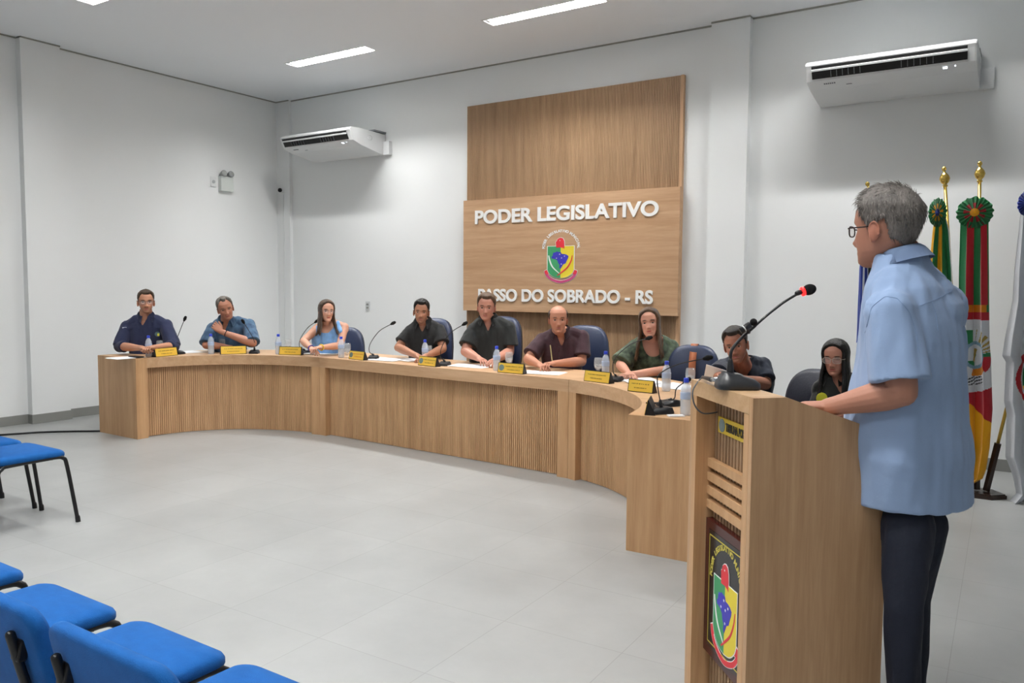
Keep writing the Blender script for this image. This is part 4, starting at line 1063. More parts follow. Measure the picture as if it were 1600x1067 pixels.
# --- the standing speaker
shirtm = fabric('sky_blue_shirt', '93abcf', bscale=18)
hc = atD(1384, 357, 2.58); tmid = atD(1436, 470, 2.63)
f0, x0_ = dirs(tmid, -120)
neck = atD(1407, 413, 2.58); pel = atD(1430, 742, 2.60); fb, xb = dirs(pel, -118)
SLv, SRv = atD(1394, 489, 2.43), atD(1474, 480, 2.80)
EL_, WL_ = atD(1409, 612, 2.40), atD(1294, 636, 2.55)
WR_ = atD(1312, 646, 2.86); ER_ = ik(SRv, WR_, .29, .27, Vector((0, 0, -1))+x0_*.4)
legs = [(atD(1440, 818, 2.68), atD(1426, 935, 2.72), atD(1424, 1110, 2.74), atD(1424, 1110, 2.74)+fb*.2),
        (atD(1418, 818, 2.53), atD(1412, 948, 2.47), atD(1410, 1152, 2.50), atD(1410, 1152, 2.50)+fb*.2)]
jeans = fabric('navy_jeans', '0d1424', bscale=40, sheen=0)
Mh = head_matrix(hc, -119, -2, 0, 1.06)
S = dict(pelvis=pel, neck=neck, head=hc, side=x0_, fwd=f0, sside=(SRv-SLv).normalized(), hM=Mh, SR=SRv, SL=SLv, ER=ER_, WR=WR_, EL=EL_, WL=WL_, legs=legs, hs=1.06,
         shirt=shirtm, sleeve=.86, slflare=.55, loose=.020, belly=.055, wide=1.08, flare=.02, neckcut=(.12, .065, 'v'), skin='b5806a', brow='6a5c54', voxel=.003, svoxel=.006, nr=.074, seed=31, hem=-.13, ctilt=15, chgt=.045, toptrim=1.05,
         hdL=(atD(1252, 634, 2.60)-WL_), hnL=Vector((0, 0, 1)), htL=-x0_*-1, curlL=.35, hdR=(atD(1272, 650, 2.90)-WR_), hnR=Vector((0, 0, 1)), htR=-x0_, curlR=.3, arm=1.08, trousers=jeans, tr=.84, twrinkle=.007, wrinkle=.008, cgap=16, cup=.002, stubble=.05, extra=[((SLv+SRv)/2-f0*.035+Vector((0, 0, -.01)), (.185, .085, .085)), ((SLv+SRv)/2-f0*.02+Vector((0, 0, .05)), (.12, .075, .05)), (SRv*.6+(SLv+SRv)*.2-f0*.01+Vector((0, 0, .035)), (.10, .055, .045)), (SRv*.55+(SLv+SRv)*.225-f0*.02+Vector((0, 0, -.13)), (.095, .085, .14))])
t, M = person('standing person in a light blue short-sleeved shirt and dark jeans, speaking at the lectern', S)
man = t
# grey hair: a cap and many short locks
sh = dict()
gm = [mat('hair_grey', '7c7671', .5, var=.4, vscale=40, stretch=(1, 1, .3), bump=.5, bscale=200), mat('hair_grey_light', '97908a', .5), mat('hair_grey_dark', '55504c', .5)]
b = BM(); hl = hairline('receding')
def gfm(t_, z):
    h = hl(t_, z)
    if h <= -.0119: return h
    phi = abs(((t_-PI/2+PI) % (2*PI))-PI)
    crown = g(phi-2.6, .55)*g(z-.085, .022)
    return h+.004*max(0, min(1, (z-.0)/.08))-.009*crown+noise.noise(Vector((math.cos(t_)*12, math.sin(t_)*12, z*30)))*.002
head_rings(b, M, sh, 60, 90, gfm, False)
rnd = random.Random(4)
for k in range(3600):
    t_ = rnd.uniform(0, 2*PI); z = -.118*math.cos(PI*rnd.uniform(.25, .98))
    h = gfm(t_, z)
    if h < .002: continue
    phi = abs(((t_-PI/2+PI) % (2*PI))-PI)
    if g(phi-2.6, .5)*g(z-.085, .022) > .45 and rnd.random() < .8: continue
    p = head_pt(t_, z, sh, h-.002, False); nrm = (p-Vector((0, -.008, .015))).normalized()
    frontness = max(0, math.sin(t_))*max(0, min(1, (z-.05)/.04))
    fl = Vector((0, -.35+1.3*frontness, -1.0+1.5*frontness)) if z < .075 else Vector((rnd.uniform(-.3, .3), .55+.5*math.sin(t_), .1))
    fl = (fl-nrm*fl.dot(nrm)+nrm*(.06+.42*frontness+.04*max(0, z/.1))).normalized()+Vector((rnd.uniform(-.18, .18), rnd.uniform(-.18, .18), rnd.uniform(-.18, .18)))
    L_ = rnd.uniform(.012, .024)*(1+.7*frontness); fl.normalize()
    q = [p, p+fl*L_*.5, p+(fl+Vector((0, 0, -.25))).normalized()*L_]
    tube(b, [M@v for v in q], [.0010, .0009, .0002], 3, 'flat', rnd.choice((0, 0, 1, 1, 2)))
obj('hair', b, gm, t, True, world=True)
glasses(t, M, '2a1816', rad=.0022, wd=.023, ht=.016)
# seams drawn on the shirt surface
def surface_line(parent_mesh, px_pts, rad, mt, name='seam', off=.001):
    from mathutils.bvhtree import BVHTree
    o = wloc(parent_mesh); me = parent_mesh.data
    tr_ = BVHTree.FromPolygons([v.co+o for v in me.vertices], [p.vertices[:] for p in me.polygons])
    out = []
    for i in range(len(px_pts)-1):
        for k in range(8):
            u = k/8; px = px_pts[i][0]*(1-u)+px_pts[i+1][0]*u; py = px_pts[i][1]*(1-u)+px_pts[i+1][1]*u
            d = ray(px, py).normalized(); h = tr_.ray_cast(EYE, d)
            if h[0] is not None: out.append(h[0]+h[1]*off)
    if len(out) < 3: return
    out = [out[0]]+[(out[i-1]+out[i]*2+out[i+1])/4 for i in range(1, len(out)-1)]+[out[-1]]
    b = BM(); tube(b, out, rad, 6); return obj(name, b, mt, parent_mesh, True, world=True)
shirt_o = [c for c in t.children if c.name.startswith('shirt')][0]
sm = mat('seam_blue', '8ca6cc', .8)
surface_line(shirt_o, [(1352, 520), (1362, 480), (1383, 463), (1402, 466), (1420, 486), (1432, 520), (1436, 556)], .0007, sm)
surface_line(shirt_o, [(1436, 478), (1466, 466), (1492, 452), (1508, 440)], .0007, sm)
surface_line(shirt_o, [(1456, 472), (1462, 490), (1466, 520)], .0008, sm)
# ================================================================== OFFICE CHAIRS
M_LEA = mat('navy_leatherette', '27324e', .38, bump=.15, bscale=80); M_SHELL = mat('chair_shell', '17181c', .5)
def office_chair(label, px, py_top, dep, yaw, wdt=.50, hgt=.60, strap=False, lea=None, group='blue office chairs behind the desk'):
    lea = lea or M_LEA
    top = atD(px, py_top, dep); f, x = dirs(top, yaw); zt = top.z; c = Vector((top.x, top.y, 0))
    base = c+f*.28; t = thing('office_chair', label, 'chair', (base.x, base.y, 0), 0, group)
    def loc(u, v, z): return c+x*u+f*v+Vector((0, 0, z))
    # padded back: superellipse outline, gently curved
    hz = hgt/2; zc = zt-hz
    def pad(th0, th1, grow, mt, name):
        b = BM(); rings = []
        for q, k in ((th0, .86), (th0+(th1-th0)*.18, .97), (th0+(th1-th0)*.5, 1.0), (th0+(th1-th0)*.82, .97), (th1, .86)):
            r = []
            for j in range(40):
                a = 2*PI*j/40; ex = .62
                u = math.copysign(abs(math.cos(a))**ex, math.cos(a))*(wdt/2+grow)*k; z = math.copysign(abs(math.sin(a))**ex, math.sin(a))*(hz+grow)*k
                u *= 1-.10*max(0, z/hz)
                r.append(loc(u, q+.35*u*u-.10*(z/hz)**2*.3-.08*z, zc+z))
            rings.append(r)
        ring_loft(b, rings); return obj(name, b, mt, t, True, world=True)
    pad(-.035, .045, 0, lea, 'backrest'); pad(-.055, -.030, -.01, M_SHELL, 'back_shell')
    b = BM(); rings = []
    for z, k in ((.43, .90), (.45, 1), (.49, 1), (.51, .88)):
        rings.append([base+x*math.copysign(abs(math.cos(a))**.6, math.cos(a))*.25*k+f*math.copysign(abs(math.sin(a))**.6, math.sin(a))*.24*k+Vector((0, 0, z)) for a in [2*PI*j/32 for j in range(32)]])
    ring_loft(b, rings); obj('seat', b, lea, t, True, world=True)
    b = BM(); tube(b, smooth_path([base+Vector((0, 0, .42))-f*.10, base-f*.30+Vector((0, 0, .42)), c-f*.07+Vector((0, 0, .55)), loc(0, -.06, zc)], 5), .018, 8); obj('back_bar', b, M_SHELL, t, True, world=True)
    b = BM(); lathe(b, [(.028, .08), (.028, .25), (.018, .25), (.018, .43), (.07, .43), (.07, .44)], (base.x, base.y, 0), 14); obj('column', b, M_SHELL, t, 40, world=True)
    for k in range(5):
        a = 2*PI*k/5; d = Vector((math.cos(a), math.sin(a), 0)); b = BM(); tube(b, [base+Vector((0, 0, .10)), base+d*.28+Vector((0, 0, .065))], [.022, .014], 8); l_ = obj('base_arm', b, M_SHELL, t, True, world=True)
        b = BM(); ellip(b, base+d*.28+Vector((0, 0, .028)), (.026, .026, .026), None, 12); obj('caster', b, M_BLACK, l_, True, world=True)
    if strap:
        b = BM(); W2 = .028
        pts = [(.0, .064, zc-hz*.9), (.0, .066, zc-hz*.4), (.0, .062, zc), (.0, .060, zc+hz*.5), (0, .030, zt-.02), (0, .0, zt+.006), (0, -.06, zt-.03), (0, -.065, zt-.2)]
        P = [loc(u, v-.10*((z-zc)/hz)**2*.3-.08*(z-zc)*1.0, z) for u, v, z in pts]; P = smooth_path(P, 4)
        ring_loft(b, [[p-x*W2, p+x*W2, p+x*W2+f*.004+Vector((0, 0, .002)), p-x*W2+f*.004+Vector((0, 0, .002))] for p in P]); obj('strap', b, mat('tan_strap', 'a5603c', .55), t, True, world=True, label='tan strap hung over the backrest')
    return t
office_chair('blue office chair behind the woman in light blue', 537, 511, 8.75, -22)
office_chair('blue office chair behind the slim person in black polo', 676, 497, 8.35, -30)
office_chair('blue office chair behind the stocky person, in front of the wall panel edge', 783, 494, 7.95, -32)
office_chair('blue office chair behind the balding person in maroon', 914, 508, 7.55, -18)
office_chair('blue office chair with a tan strap over its back, unoccupied between two people', 1084, 539, 6.35, -10, .44, .52, True)
office_chair('dark office chair behind the person with long black hair, seen above the lectern', 1277, 577, 5.72, -38, .50, .50, lea=mat('dark_leatherette', '272a36', .42, bump=.15, bscale=80))
office_chair('blue office chair hidden behind the person in the dark navy shirt', 229, 519, 8.56, 8, .36, .46)
office_chair('blue office chair hidden behind the person in the denim shirt', 360, 521, 8.88, 2, .36, .46)
office_chair('blue office chair hidden behind the person in the floral blouse', 1021, 553, 6.90, -8, .36, .46)
# ================================================================== BLUE VISITOR CHAIRS
M_BF = mat('blue_upholstery', '17589c', .9, var=.10, vscale=30, bump=.25, bscale=350, sheen=.05, spec=.2); M_CF = mat('black_steel_tube', '151517', .35)
def visitor_chair():
    t = thing('visitor_chair', '', 'chair', (0, 0, 0), 0, 'blue upholstered visitor chairs')
    # local: +y is the front, origin under the middle of the seat
    def cushion(name, w2, d2, th, cfun, crown=.012, cr=.055):
        b = BM()
        def contour(ins, h):
            r_ = max(.012, cr-ins*.6); W2, D2 = w2-ins, d2-ins; o = []
            for cx_, cy_, a0 in ((W2-r_, D2-r_, 0), (-W2+r_, D2-r_, 90), (-W2+r_, -D2+r_, 180), (W2-r_, -D2+r_, 270)):
                for k in range(8):
                    a = math.radians(a0+90*k/7); o.append(cfun(cx_+r_*math.cos(a), cy_+r_*math.sin(a), h))
            return o
        rings = [contour(i_, h*th) for i_, h in ((.10, -.5), (.018, -.5), (.005, -.40), (0, -.15), (0, .15), (.006, .36), (.02, .50))]
        rings += [contour(w2*f_, .5*th+crown*(1-(1-f_)**2)) for f_ in (.25, .45, .65, .85)]
        ring_loft(b, rings)
        return obj(name, b, M_BF, t, 60)
    cushion('seat', .215, .212, .048, lambda u, v, h: Vector((u, v, .452+h-.55*max(0, v-.12)**1.5)))
    cushion('backrest', .222, .142, .045, lambda u, v, h: Vector((u, -.290-v*.22+h*.98+.22*u*u, .628+v*.97)), .008)
    r = .0125
    for s in (-1, 1):
        b = BM(); tube(b, smooth_path([(s*.225, .255, .0), (s*.212, .205, .36), (s*.205, .185, .418), (s*.200, .14, .428)], 5)+smooth_path([(s*.200, .13, .428), (s*.2, -.12, .424), (s*.200, -.165, .412), (s*.208, -.20, .35), (s*.225, -.27, 0)], 5), r, 8)
        obj('leg_frame', b, M_CF, t, True)
        b = BM(); bx(b, s*.215-.018, s*.215+.018, .235, .275, 0, .01) if False else tube(b, [(s*.225, .255, .002), (s*.224, .253, .03)], .0155, 8); obj('foot_cap', b, M_BLACK, t, True)
        b = BM(); tube(b, smooth_path([(s*.150, .10, .425), (s*.150, -.20, .420), (s*.150, -.270, .45), (s*.150, -.305, .56), (s*.150, -.338, .70)], 6), .0115, 8); obj('back_support', b, M_CF, t, True)
        b = BM(); box(b, (s*.150, -.318, .66), (.035, .022, .05), Matrix.Rotation(-.2, 3, 'X'), .004); obj('bracket', b, M_CF, t)
    b = BM()
    for y_ in (.12, -.12): tube(b, [(-.2, y_, .424), (.2, y_, .424)], .010, 8)
    obj('crossbar', b, M_CF, t, True)
    return t
vc = visitor_chair(); VY = 1.185
vc.location = (-2.065, VY, 0); vc['label'] = 'blue visitor chair'
for x_, l in ((-1.565, 'blue visitor chair at the right end of the near row, cut by the bottom edge'),
              (-2.615, 'blue visitor chair in the near row, farther left of the two whole seats'),
              (-3.215, 'blue visitor chair in the near row, only a seat corner showing')):
    dup(vc, (x_, VY, 0), 0, l)
vc['label'] = 'blue visitor chair in the near row, second from its right end'
dup(vc, (-5.215, 2.37, 0), 0, 'blue visitor chair in the far row with its black legs in full view')
dup(vc, (-5.755, 2.37, 0), 0, 'blue visitor chair in the far row, partly hidden and cut by the left edge')
# ================================================================== THINGS ON THE DESK
M_PET = mat('clear_pet', 'e6eef8', .08, alpha=.42, spec=.7); M_WATER = mat('water', 'dfe8f0', .05, alpha=.30); M_CAP = mat('blue_cap', '2f48c8', .4); M_LABEL = mat('bottle_label', 'b8cbe8', .5, alpha=.85)
M_GLASS = mat('clear_glass', 'e8eef0', .04, alpha=.16, spec=.9)
def bottle():
    t = thing('water_bottle', '', 'bottle', (0, 0, 0), 0, 'plastic water bottles on the desk')
    prof = [(.002, .004), (.026, .0), (.031, .006), (.031, .05), (.0295, .055), (.031, .06), (.031, .125), (.0285, .150), (.020, .172), (.0125, .184), (.0125, .192)]
    b = BM(); lathe(b, prof, (0, 0, 0), 20); obj('bottle_body', b, M_PET, t, True)
    b = BM(); lathe(b, [(.002, .006), (.0285, .006), (.0285, .115), (.002, .116)], (0, 0, 0), 18); obj('water', b, M_WATER, t, True)
    b = BM(); lathe(b, [(.0318, .092), (.0320, .094), (.0320, .128), (.0318, .130)], (0, 0, 0), 20); obj('label_band', b, M_LABEL, t, True)
    b = BM(); lathe(b, [(.002, .186), (.0150, .186), (.0150, .208), (.012, .211), (.002, .211)], (0, 0, 0), 16); obj('cap', b, M_CAP, t, 40)
    return t
def goblet():
    t = thing('drinking_glass', '', 'glass', (0, 0, 0), 0, 'stemmed glasses on the desk')
    b = BM(); lathe(b, [(.002, .0), (.032, .0), (.032, .003), (.006, .008), (.0045, .03), (.014, .040), (.030, .060), (.036, .090), (.034, .125), (.031, .145), (.0295, .145), (.033, .12), (.034, .092), (.028, .064), (.006, .046), (.001, .045)], (0, 0, 0), 22)
    obj('bowl', b, M_GLASS, t, True)
    b = BM(); lathe(b, [(.002, .048), (.027, .066), (.0325, .090), (.002, .091)], (0, 0, 0), 20); obj('water', b, M_WATER, t, True)
    return t
def put(fn_root, first, px, o, label, rz=0):
    P, n = desk_at(px, o); loc = (P.x, P.y, DH)
    if first: fn_root.location = loc; fn_root.rotation_euler = (0, 0, rz); fn_root['label'] = label; return fn_root
    return dup(fn_root, loc, rz, label)
bt = bottle(); fst = True
for px, o, l in ((232.5, .14, 'water bottle in front of the person in the dark navy shirt, leftmost on the desk'),
                 (329.5, .13, 'water bottle in front of the person in denim'),
                 (435, .14, 'water bottle left of the name plate before the person in light blue'),
                 (533, .13, 'water bottle beside the stemmed glass, at the joint of the left and middle desk units'),
                 (664, .36, 'water bottle behind the name plate of the slim person in black polo'),
                 (776, .16, 'water bottle in front of the stocky person in charcoal polo'),
                 (946, .34, 'water bottle with a glass to its left, right of the balding person'),
                 (1041, .28, 'water bottle in front of the person in the floral blouse'),
                 (1071, .30, 'water bottle nearest the lectern, partly hidden by its edge')):
    put(bt, fst, px, o, l); fst = False
gb = goblet(); fst = True
for px, o, l in ((250, .32, 'stemmed glass behind the leftmost name plate'), (348, .34, 'stemmed glass right of the bottle before the person in denim'),
                 (450, .34, 'stemmed glass behind the name plate of the person in light blue'), (543, .16, 'stemmed glass touching the orange-lettered name plate'),
                 (670, .46, 'stemmed glass just behind the bottle of the slim person'), (795, .36, 'stemmed glass in front of the stocky person, behind the shiny name plate'),
                 (935, .40, 'stemmed glass left of the bottle, beside the balding person'), (1078, .52, 'stemmed glass behind the bottle nearest the lectern')):
    put(gb, fst, px, o, l); fst = False
# name plates
M_PLATE = M_GOLD; M_PTX = mat('plate_print', '7a5a28', .5); M_PTO = mat('plate_print_orange', 'd06a28', .5); M_PGR = mat('plate_seal', '6a7d78', .5)
def name_plate(px, o, label, yaw=0, wdt=.26, style=0):
    P, n = desk_at(px, o); f = -n; a = math.radians(yaw); f = Vector((f.x*math.cos(a)-f.y*math.sin(a), f.x*math.sin(a)+f.y*math.cos(a)))
    F = Vector((f.x, f.y, 0)); X = Vector((-f.y, f.x, 0)); Z = Vector((0, 0, 1)); o_ = Vector((P.x, P.y, DH))
    t = thing('name_plate', label, 'name plate', o_, 0, 'gold name plates on the desk')
    tilt = .20; Up = (Z*math.cos(tilt)-F*math.sin(tilt)).normalized(); Nn = X.cross(Up).normalized(); Nn = Nn if Nn.dot(F) > 0 else -Nn
    H_ = .088
    b = BM(); pts = [F*.025, F*.025+Up*H_, F*.021+Up*H_, -F*.035+Z*.004, -F*.035]
    extrude_poly(b, [o_-X*wdt/2+p for p in pts], X*wdt); obj('stand', b, M_BLACK, t, world=True)
    b = BM(); Mx = basis(o_+F*.025+Up*H_/2+Nn*.0015, X, Up, Nn)
    box(b, (0, 0, 0), (wdt-.012, H_-.010, .002)); bmesh.ops.transform(b, matrix=Mx, verts=b.verts); pl_ = obj('plate', b, M_PLATE, t, world=True)
    b = BM(); rnd = random.Random(int(px)); x = -wdt*.34 if style == 0 else -wdt*.18
    for yy, w_ in ((.014, wdt*.68), (-.014, wdt*.46)):
        xx = -w_/2+(0 if style == 0 else .03)
        e_ = xx+w_
        while xx < e_:
            l_ = rnd.uniform(.006, .011); box(b, (xx, yy, .002), (l_*.6, .0062, .001)); xx += l_+rnd.choice((.0, .0, .004))
    bmesh.ops.transform(b, matrix=Mx, verts=b.verts); obj('engraving', b, M_PTO if style == 2 else M_PTX, pl_, world=True)
    if style:
        b = BM(); lathe(b, [(.026, .001), (.026, .0025), (.015, .003), (.001, .003)], (-wdt/2+.038, 0, 0), 20); bmesh.ops.transform(b, matrix=Mx, verts=b.verts); obj('seal', b, M_PGR, pl_, world=True)
for a in ((258, .09, 'gold name plate in front of the person in the navy shirt, at the left end', 22, .27), (365, .10, 'gold name plate in front of the person in denim', 18, .26),
          (455, .12, 'gold name plate in front of the person in light blue', 6, .25), (559, .08, 'gold name plate with orange lettering and a grey seal', -6, .24, 2),
          (670, .07, 'gold name plate with a grey seal in front of the slim person in black polo', -6, .24, 1), (800, .07, 'shiny gold name plate with a seal between the stocky person and the balding person', 2, .26, 1),
          (935, .07, 'gold name plate right of the balding person', 8, .26), (1003, .09, 'gold name plate in front of the person in the floral blouse, turned sideways', 40, .20)):
    name_plate(*a)
name_plate(1013, .11, 'name plate seen from its black back, on the right end of the desk', 96, .20) if False else None
P, n = desk_at(1012, .10)
name_plate(1016, .10, 'name plate seen edge-on with its black stand, near the right end of the desk', 8, .20)
# desk microphones
M_MIC = mat('mic_black', '1a1b1e', .42); M_FOAM = mat('mic_foam', '0c0c0d', .95)
def mic_unit(label, px, o, path, yaw=0, dep_off=None, sc=1.0, par_name='desk_microphone'):
    """path: neck points as (px, py) all at the unit's own depth"""
    P, n = desk_at(px, o); loc = Vector((P.x, P.y, DH)); t = thing(par_name, label, 'microphone', loc, 0, 'conference microphones on the desk')
    a = math.atan2(-n.y, -n.x)+math.radians(yaw); F = Vector((math.cos(a), math.sin(a), 0)); X = Vector((-F.y, F.x, 0))
    b = BM(); rings = []
    for q, w_, h_ in ((-.075, .030, .010), (-.07, .045, .022), (-.03, .052, .034), (.02, .052, .040), (.055, .044, .036), (.068, .030, .014)):
        rings.append([loc+F*q*-1*sc+X*w_*u*sc+Vector((0, 0, h_*v*sc)) for u, v in ((-1, 0), (-1, .5), (-.75, .95), (.75, .95), (1, .5), (1, 0))])
    ring_loft(b, rings); obj('base', b, M_MIC, t, 50, world=True)
    nb = loc+Vector((0, 0, .038*sc)); dp = depth(nb); pts = [nb]
    for j, (x, y) in enumerate(path): pts.append(atD(x, y, dp-(0 if dep_off is None else dep_off*(j+1)/len(path))))
    b = BM(); tube(b, [nb-Vector((0, 0, .004)), nb+(pts[1]-nb)*.25], [.011*sc, .008*sc], 10); obj('collar', b, M_MIC, t, True, world=True)
    P_ = smooth_path(pts, 6); b = BM(); tube(b, P_, .0035*sc, 8); obj('gooseneck', b, M_MIC, t, True, world=True)
    d = (P_[-1]-P_[-2]).normalized(); e_ = P_[-1]
    b = BM(); tube(b, [e_-d*.006, e_+d*.012, e_+d*.032], [.010*sc, .017*sc, .014*sc], 12); obj('windscreen', b, M_FOAM, t, True, world=True)
    return t, e_, d
mic_unit('desk microphone right of the person in the navy shirt, its neck leaning right', 277, .30, [(275, 535), (283, 512), (288, 500)], 30)
mic_unit('desk microphone in front of the person in denim, its head before his chest', 398, .20, [(397, 532), (388, 515), (381, 504)], 10, .16)
mic_unit('desk microphone curving up towards the person in light blue', 476, .30, [(468, 541), (470, 528), (481, 512), (493, 503)], 0)
mic_unit('desk microphone left of the slim person in black polo, its head against the white wall', 584, .24, [(577, 549), (579, 536), (593, 517), (612, 506)], 35)
mic_unit('desk microphone between the two people in black polos', 695, .20, [(689, 557), (690, 543), (703, 521), (724, 507)], 25)
mic_unit('desk microphone left of the person in the floral blouse, its head before her chin', 962, .24, [(958, 580), (961, 560), (985, 538), (1011, 529)], 25)
mic_unit('desk microphone in front of the person in the floral blouse, reaching right', 1033, .16, [(1027, 598), (1032, 583), (1060, 569), (1102, 560)], 40)
mic_unit('desk microphone nearest the lectern, its neck rising behind the last bottle', 1055, .17, [(1054, 622), (1057, 607), (1070, 597)], 40)
# papers, phone, notebook, pens
def sheet(name, label, cat, px, o, w_, l_, yaw, z=.0, th=.002, mt=M_PAPER, n_=1):
    P, n = desk_at(px, o); a = math.atan2(n.y, n.x)+math.radians(yaw)
    b = BM(); rnd = random.Random(int(px*3+o*100))
    for k in range(n_):
        box(b, (rnd.uniform(-.02, .02)*(k > 0), rnd.uniform(-.02, .02)*(k > 0), th*.5+k*th), (l_, w_, th*.9), Matrix.Rotation(rnd.uniform(-.25, .25)*(k > 0), 3, 'Z'))
    bmesh.ops.rotate(b, verts=b.verts, cent=(0, 0, 0), matrix=Matrix.Rotation(a, 3, 'Z'))
    o_ = obj(name, b, mt, None); o_.location = (P.x, P.y, DH+z); return tag(o_, label, cat)
sheet('paper', 'white sheets lying at the far left end of the desk', 'paper', 190, .16, .30, .21, 0, n_=3)
tag(obj('phone', (lambda b: (bx(b, -.075, .075, -.037, .037, 0, .009, .003), b)[1])(BM()), M_BLACK, None), 'black phone lying on the papers at the left end of the desk', 'phone').location = (*desk_at(213, .10)[0], DH+.0075)
sheet('paper', 'white sheet on the desk right of the person in the navy shirt', 'paper', 296, .50, .21, .29, 20)
sheet('notebook', 'open notebook under the hands of the person in light blue', 'notebook', 505, .36, .36, .24, 10, th=.006, n_=2)
sheet('paper', 'spread white papers in front of the slim person in black polo, left of his plate', 'paper', 600, .26, .42, .28, 5, n_=3)
sheet('paper', 'white papers reaching under the arms of the slim person', 'paper', 640, .36, .30, .22, -15, .005, n_=1)
sheet('paper', 'white papers in front of the stocky person in charcoal polo', 'paper', 735, .30, .40, .24, 8, n_=3)
sheet('paper', 'white papers under the hands of the balding person', 'paper', 850, .26, .34, .24, 14, n_=3)
sheet('paper', 'stack of white papers in front of the person in the floral blouse', 'paper', 1003, .38, .40, .26, -10, n_=5)
sheet('paper', 'loose white sheets right of the stack, before the floral blouse', 'paper', 1050, .44, .34, .24, 15, n_=3)
sheet('eraser', 'small white card on the desk beside the bottle near the lectern', 'card', 1056, .26, .05, .09, 30, th=.008)
bp_ = desk_at(1036, .09)[0]
b = BM(); tube(b, [(-.06, 0, .006), (.045, 0, .006), (.06, 0, .006)], [.006, .006, .002], 8)
m_ = tag(obj('marker_pen', b, mat('pen_dark', '2a2a30', .4), None, True), 'dark marker pen lying at the right end of the desk', 'pen'); m_.location = (bp_.x, bp_.y, DH); m_.rotation_euler = (0, 0, .5)
q = D8W = atD(1120, 584, 5.30); b = BM(); box(b, (0, 0, 0), (.16, .002, .10), Matrix.Rotation(.5, 3, 'X')@Matrix.Rotation(.3, 3, 'Y'))
tag(obj('paper', b, M_PAPER, None), 'crumpled white sheet held by the person leaning forward', 'paper').location = q
# ================================================================== LECTERN MICROPHONE
mb = LP(PW*.42, .058, LT); dm = depth(mb)
lm = thing('lectern_microphone', 'gooseneck microphone on the lectern with a red light ring', 'microphone', mb)
b = BM(); rings = []
X_ = Vector((psd.x, psd.y, 0)); Y_ = Vector((pe.x, pe.y, 0)); X_ = (RT-Vector((0, 0, RT.z))).normalized(); Y_ = Vector((-X_.y, X_.x, 0))
bc = atD(1152, 598, dm); bc.z = LT
for z, kx, ky, dx in ((0, .070, .050, .0), (.006, .074, .054, 0), (.020, .072, .052, 0), (.034, .058, .044, -.004), (.044, .036, .032, -.016), (.050, .032, .028, -.020), (.053, .026, .022, -.022)):
    rings.append([bc+X_*(dx+kx*math.copysign(abs(math.cos(a))**.6, math.cos(a)))+Y_*(ky*math.copysign(abs(math.sin(a))**.6, math.sin(a)))+Vector((0, 0, z+.012*max(0, -math.cos(a))*(z > .02)*.6)) for a in [2*PI*k/32 for k in range(32)]])
ring_loft(b, rings); obj('base', b, mat('mic_base_grey', '2b2d30', .32), lm, True, world=True)
P_ = smooth_path([atD(x, y, dm) for x, y in ((1141, 583), (1141, 565), (1143, 548), (1153, 534), (1167, 520), (1182, 507), (1198, 493), (1213, 481), (1228, 470), (1251, 456.5))], 5)
b = BM(); tube(b, P_, [.0055]*25+[.0042]*(len(P_)-25), 10); obj('gooseneck', b, M_MIC, lm, True, world=True)
b = BM(); tube(b, [atD(1141, 590, dm), atD(1141, 574, dm), atD(1141, 563, dm)], [.013, .0115, .008], 12); obj('collar', b, M_MIC, lm, True, world=True)
e_ = P_[-1]; d = (atD(1266, 452, dm)-atD(1251, 456.5, dm)).normalized()
b = BM(); tube(b, [e_-d*.012, e_+d*.006], .0085, 12); obj('ferrule', b, M_MIC, lm, True, world=True)
b = BM(); tube(b, [e_+d*.004, e_+d*.012], .0155, 16, 'flat'); obj('light_ring', b, mat('red_led', 'ff1a1a', .4, emit=4), lm, True, world=True)
b = BM(); R = d.to_track_quat('X', 'Z').to_matrix(); ellip(b, e_+d*.030, (.024, .0185, .0185), R, 20); obj('windscreen', b, M_FOAM, lm, True, world=True)
dd = (atD(1176, 504, dm)-atD(1160, 515, dm)).normalized(); c0 = atD(1157, 517, dm-.02); c1 = atD(1172, 507, dm-.02)
cl = thing('clip_microphone', 'small black recorder microphone clamped halfway up the lectern gooseneck', 'microphone', c0)
b = BM(); tube(b, [c0, c1], [.0105, .0115], 12, 'flat'); obj('body', b, M_MIC, cl, True, world=True)
b = BM(); ellip(b, c1+dd*.014, (.0125, .0125, .0125), None, 14); obj('windscreen', b, M_FOAM, cl, True, world=True)
b = BM(); tube(b, [c0*.4+c1*.6, atD(1170, 519, dm+.006)], .006, 8); obj('clamp', b, M_BLACK, cl, True, world=True)
b = BM(); tube(b, [c0+dd*.012, c0+dd*.016], .0112, 12, 'flat'); obj('band', b, M_WHITE, cl, True, world=True)
# cable with its plug
df = depth(LP(PW, 0, LT))-.05
cp = [atD(1127, 592.5, dm), atD(1112, 593, dm+.06), atD(1098, 594, df+.02), atD(1086, 603, df-.06), atD(1082, 616, df-.08), atD(1086, 634, df-.08), atD(1097, 645, df-.07), atD(1112, 645.5, df-.03), atD(1132, 641, df+.02), atD(1150, 637, df+.04)]
for v in cp[:3]: v.z = max(v.z, LT+.010)
cb = thing('microphone_cable', 'thin grey cable looping from the lectern microphone over the front edge', 'cable', cp[0])
b = BM(); tube(b, smooth_path(cp, 8), .0028, 8); obj('cord', b, mat('cable_grey', '55585c', .4), cb, True, world=True)
b = BM(); tube(b, [cp[1]+(cp[0]-cp[1])*.75, cp[1]], .0085, 12, 'flat'); obj('plug', b, mat('nickel', 'b8babc', .25, metal=.9), cb, True, world=True)
b = BM(); tube(b, [cp[1], cp[2]], [.009, .006], 12); obj('plug_sleeve', b, M_BLACK, cb, True, world=True)
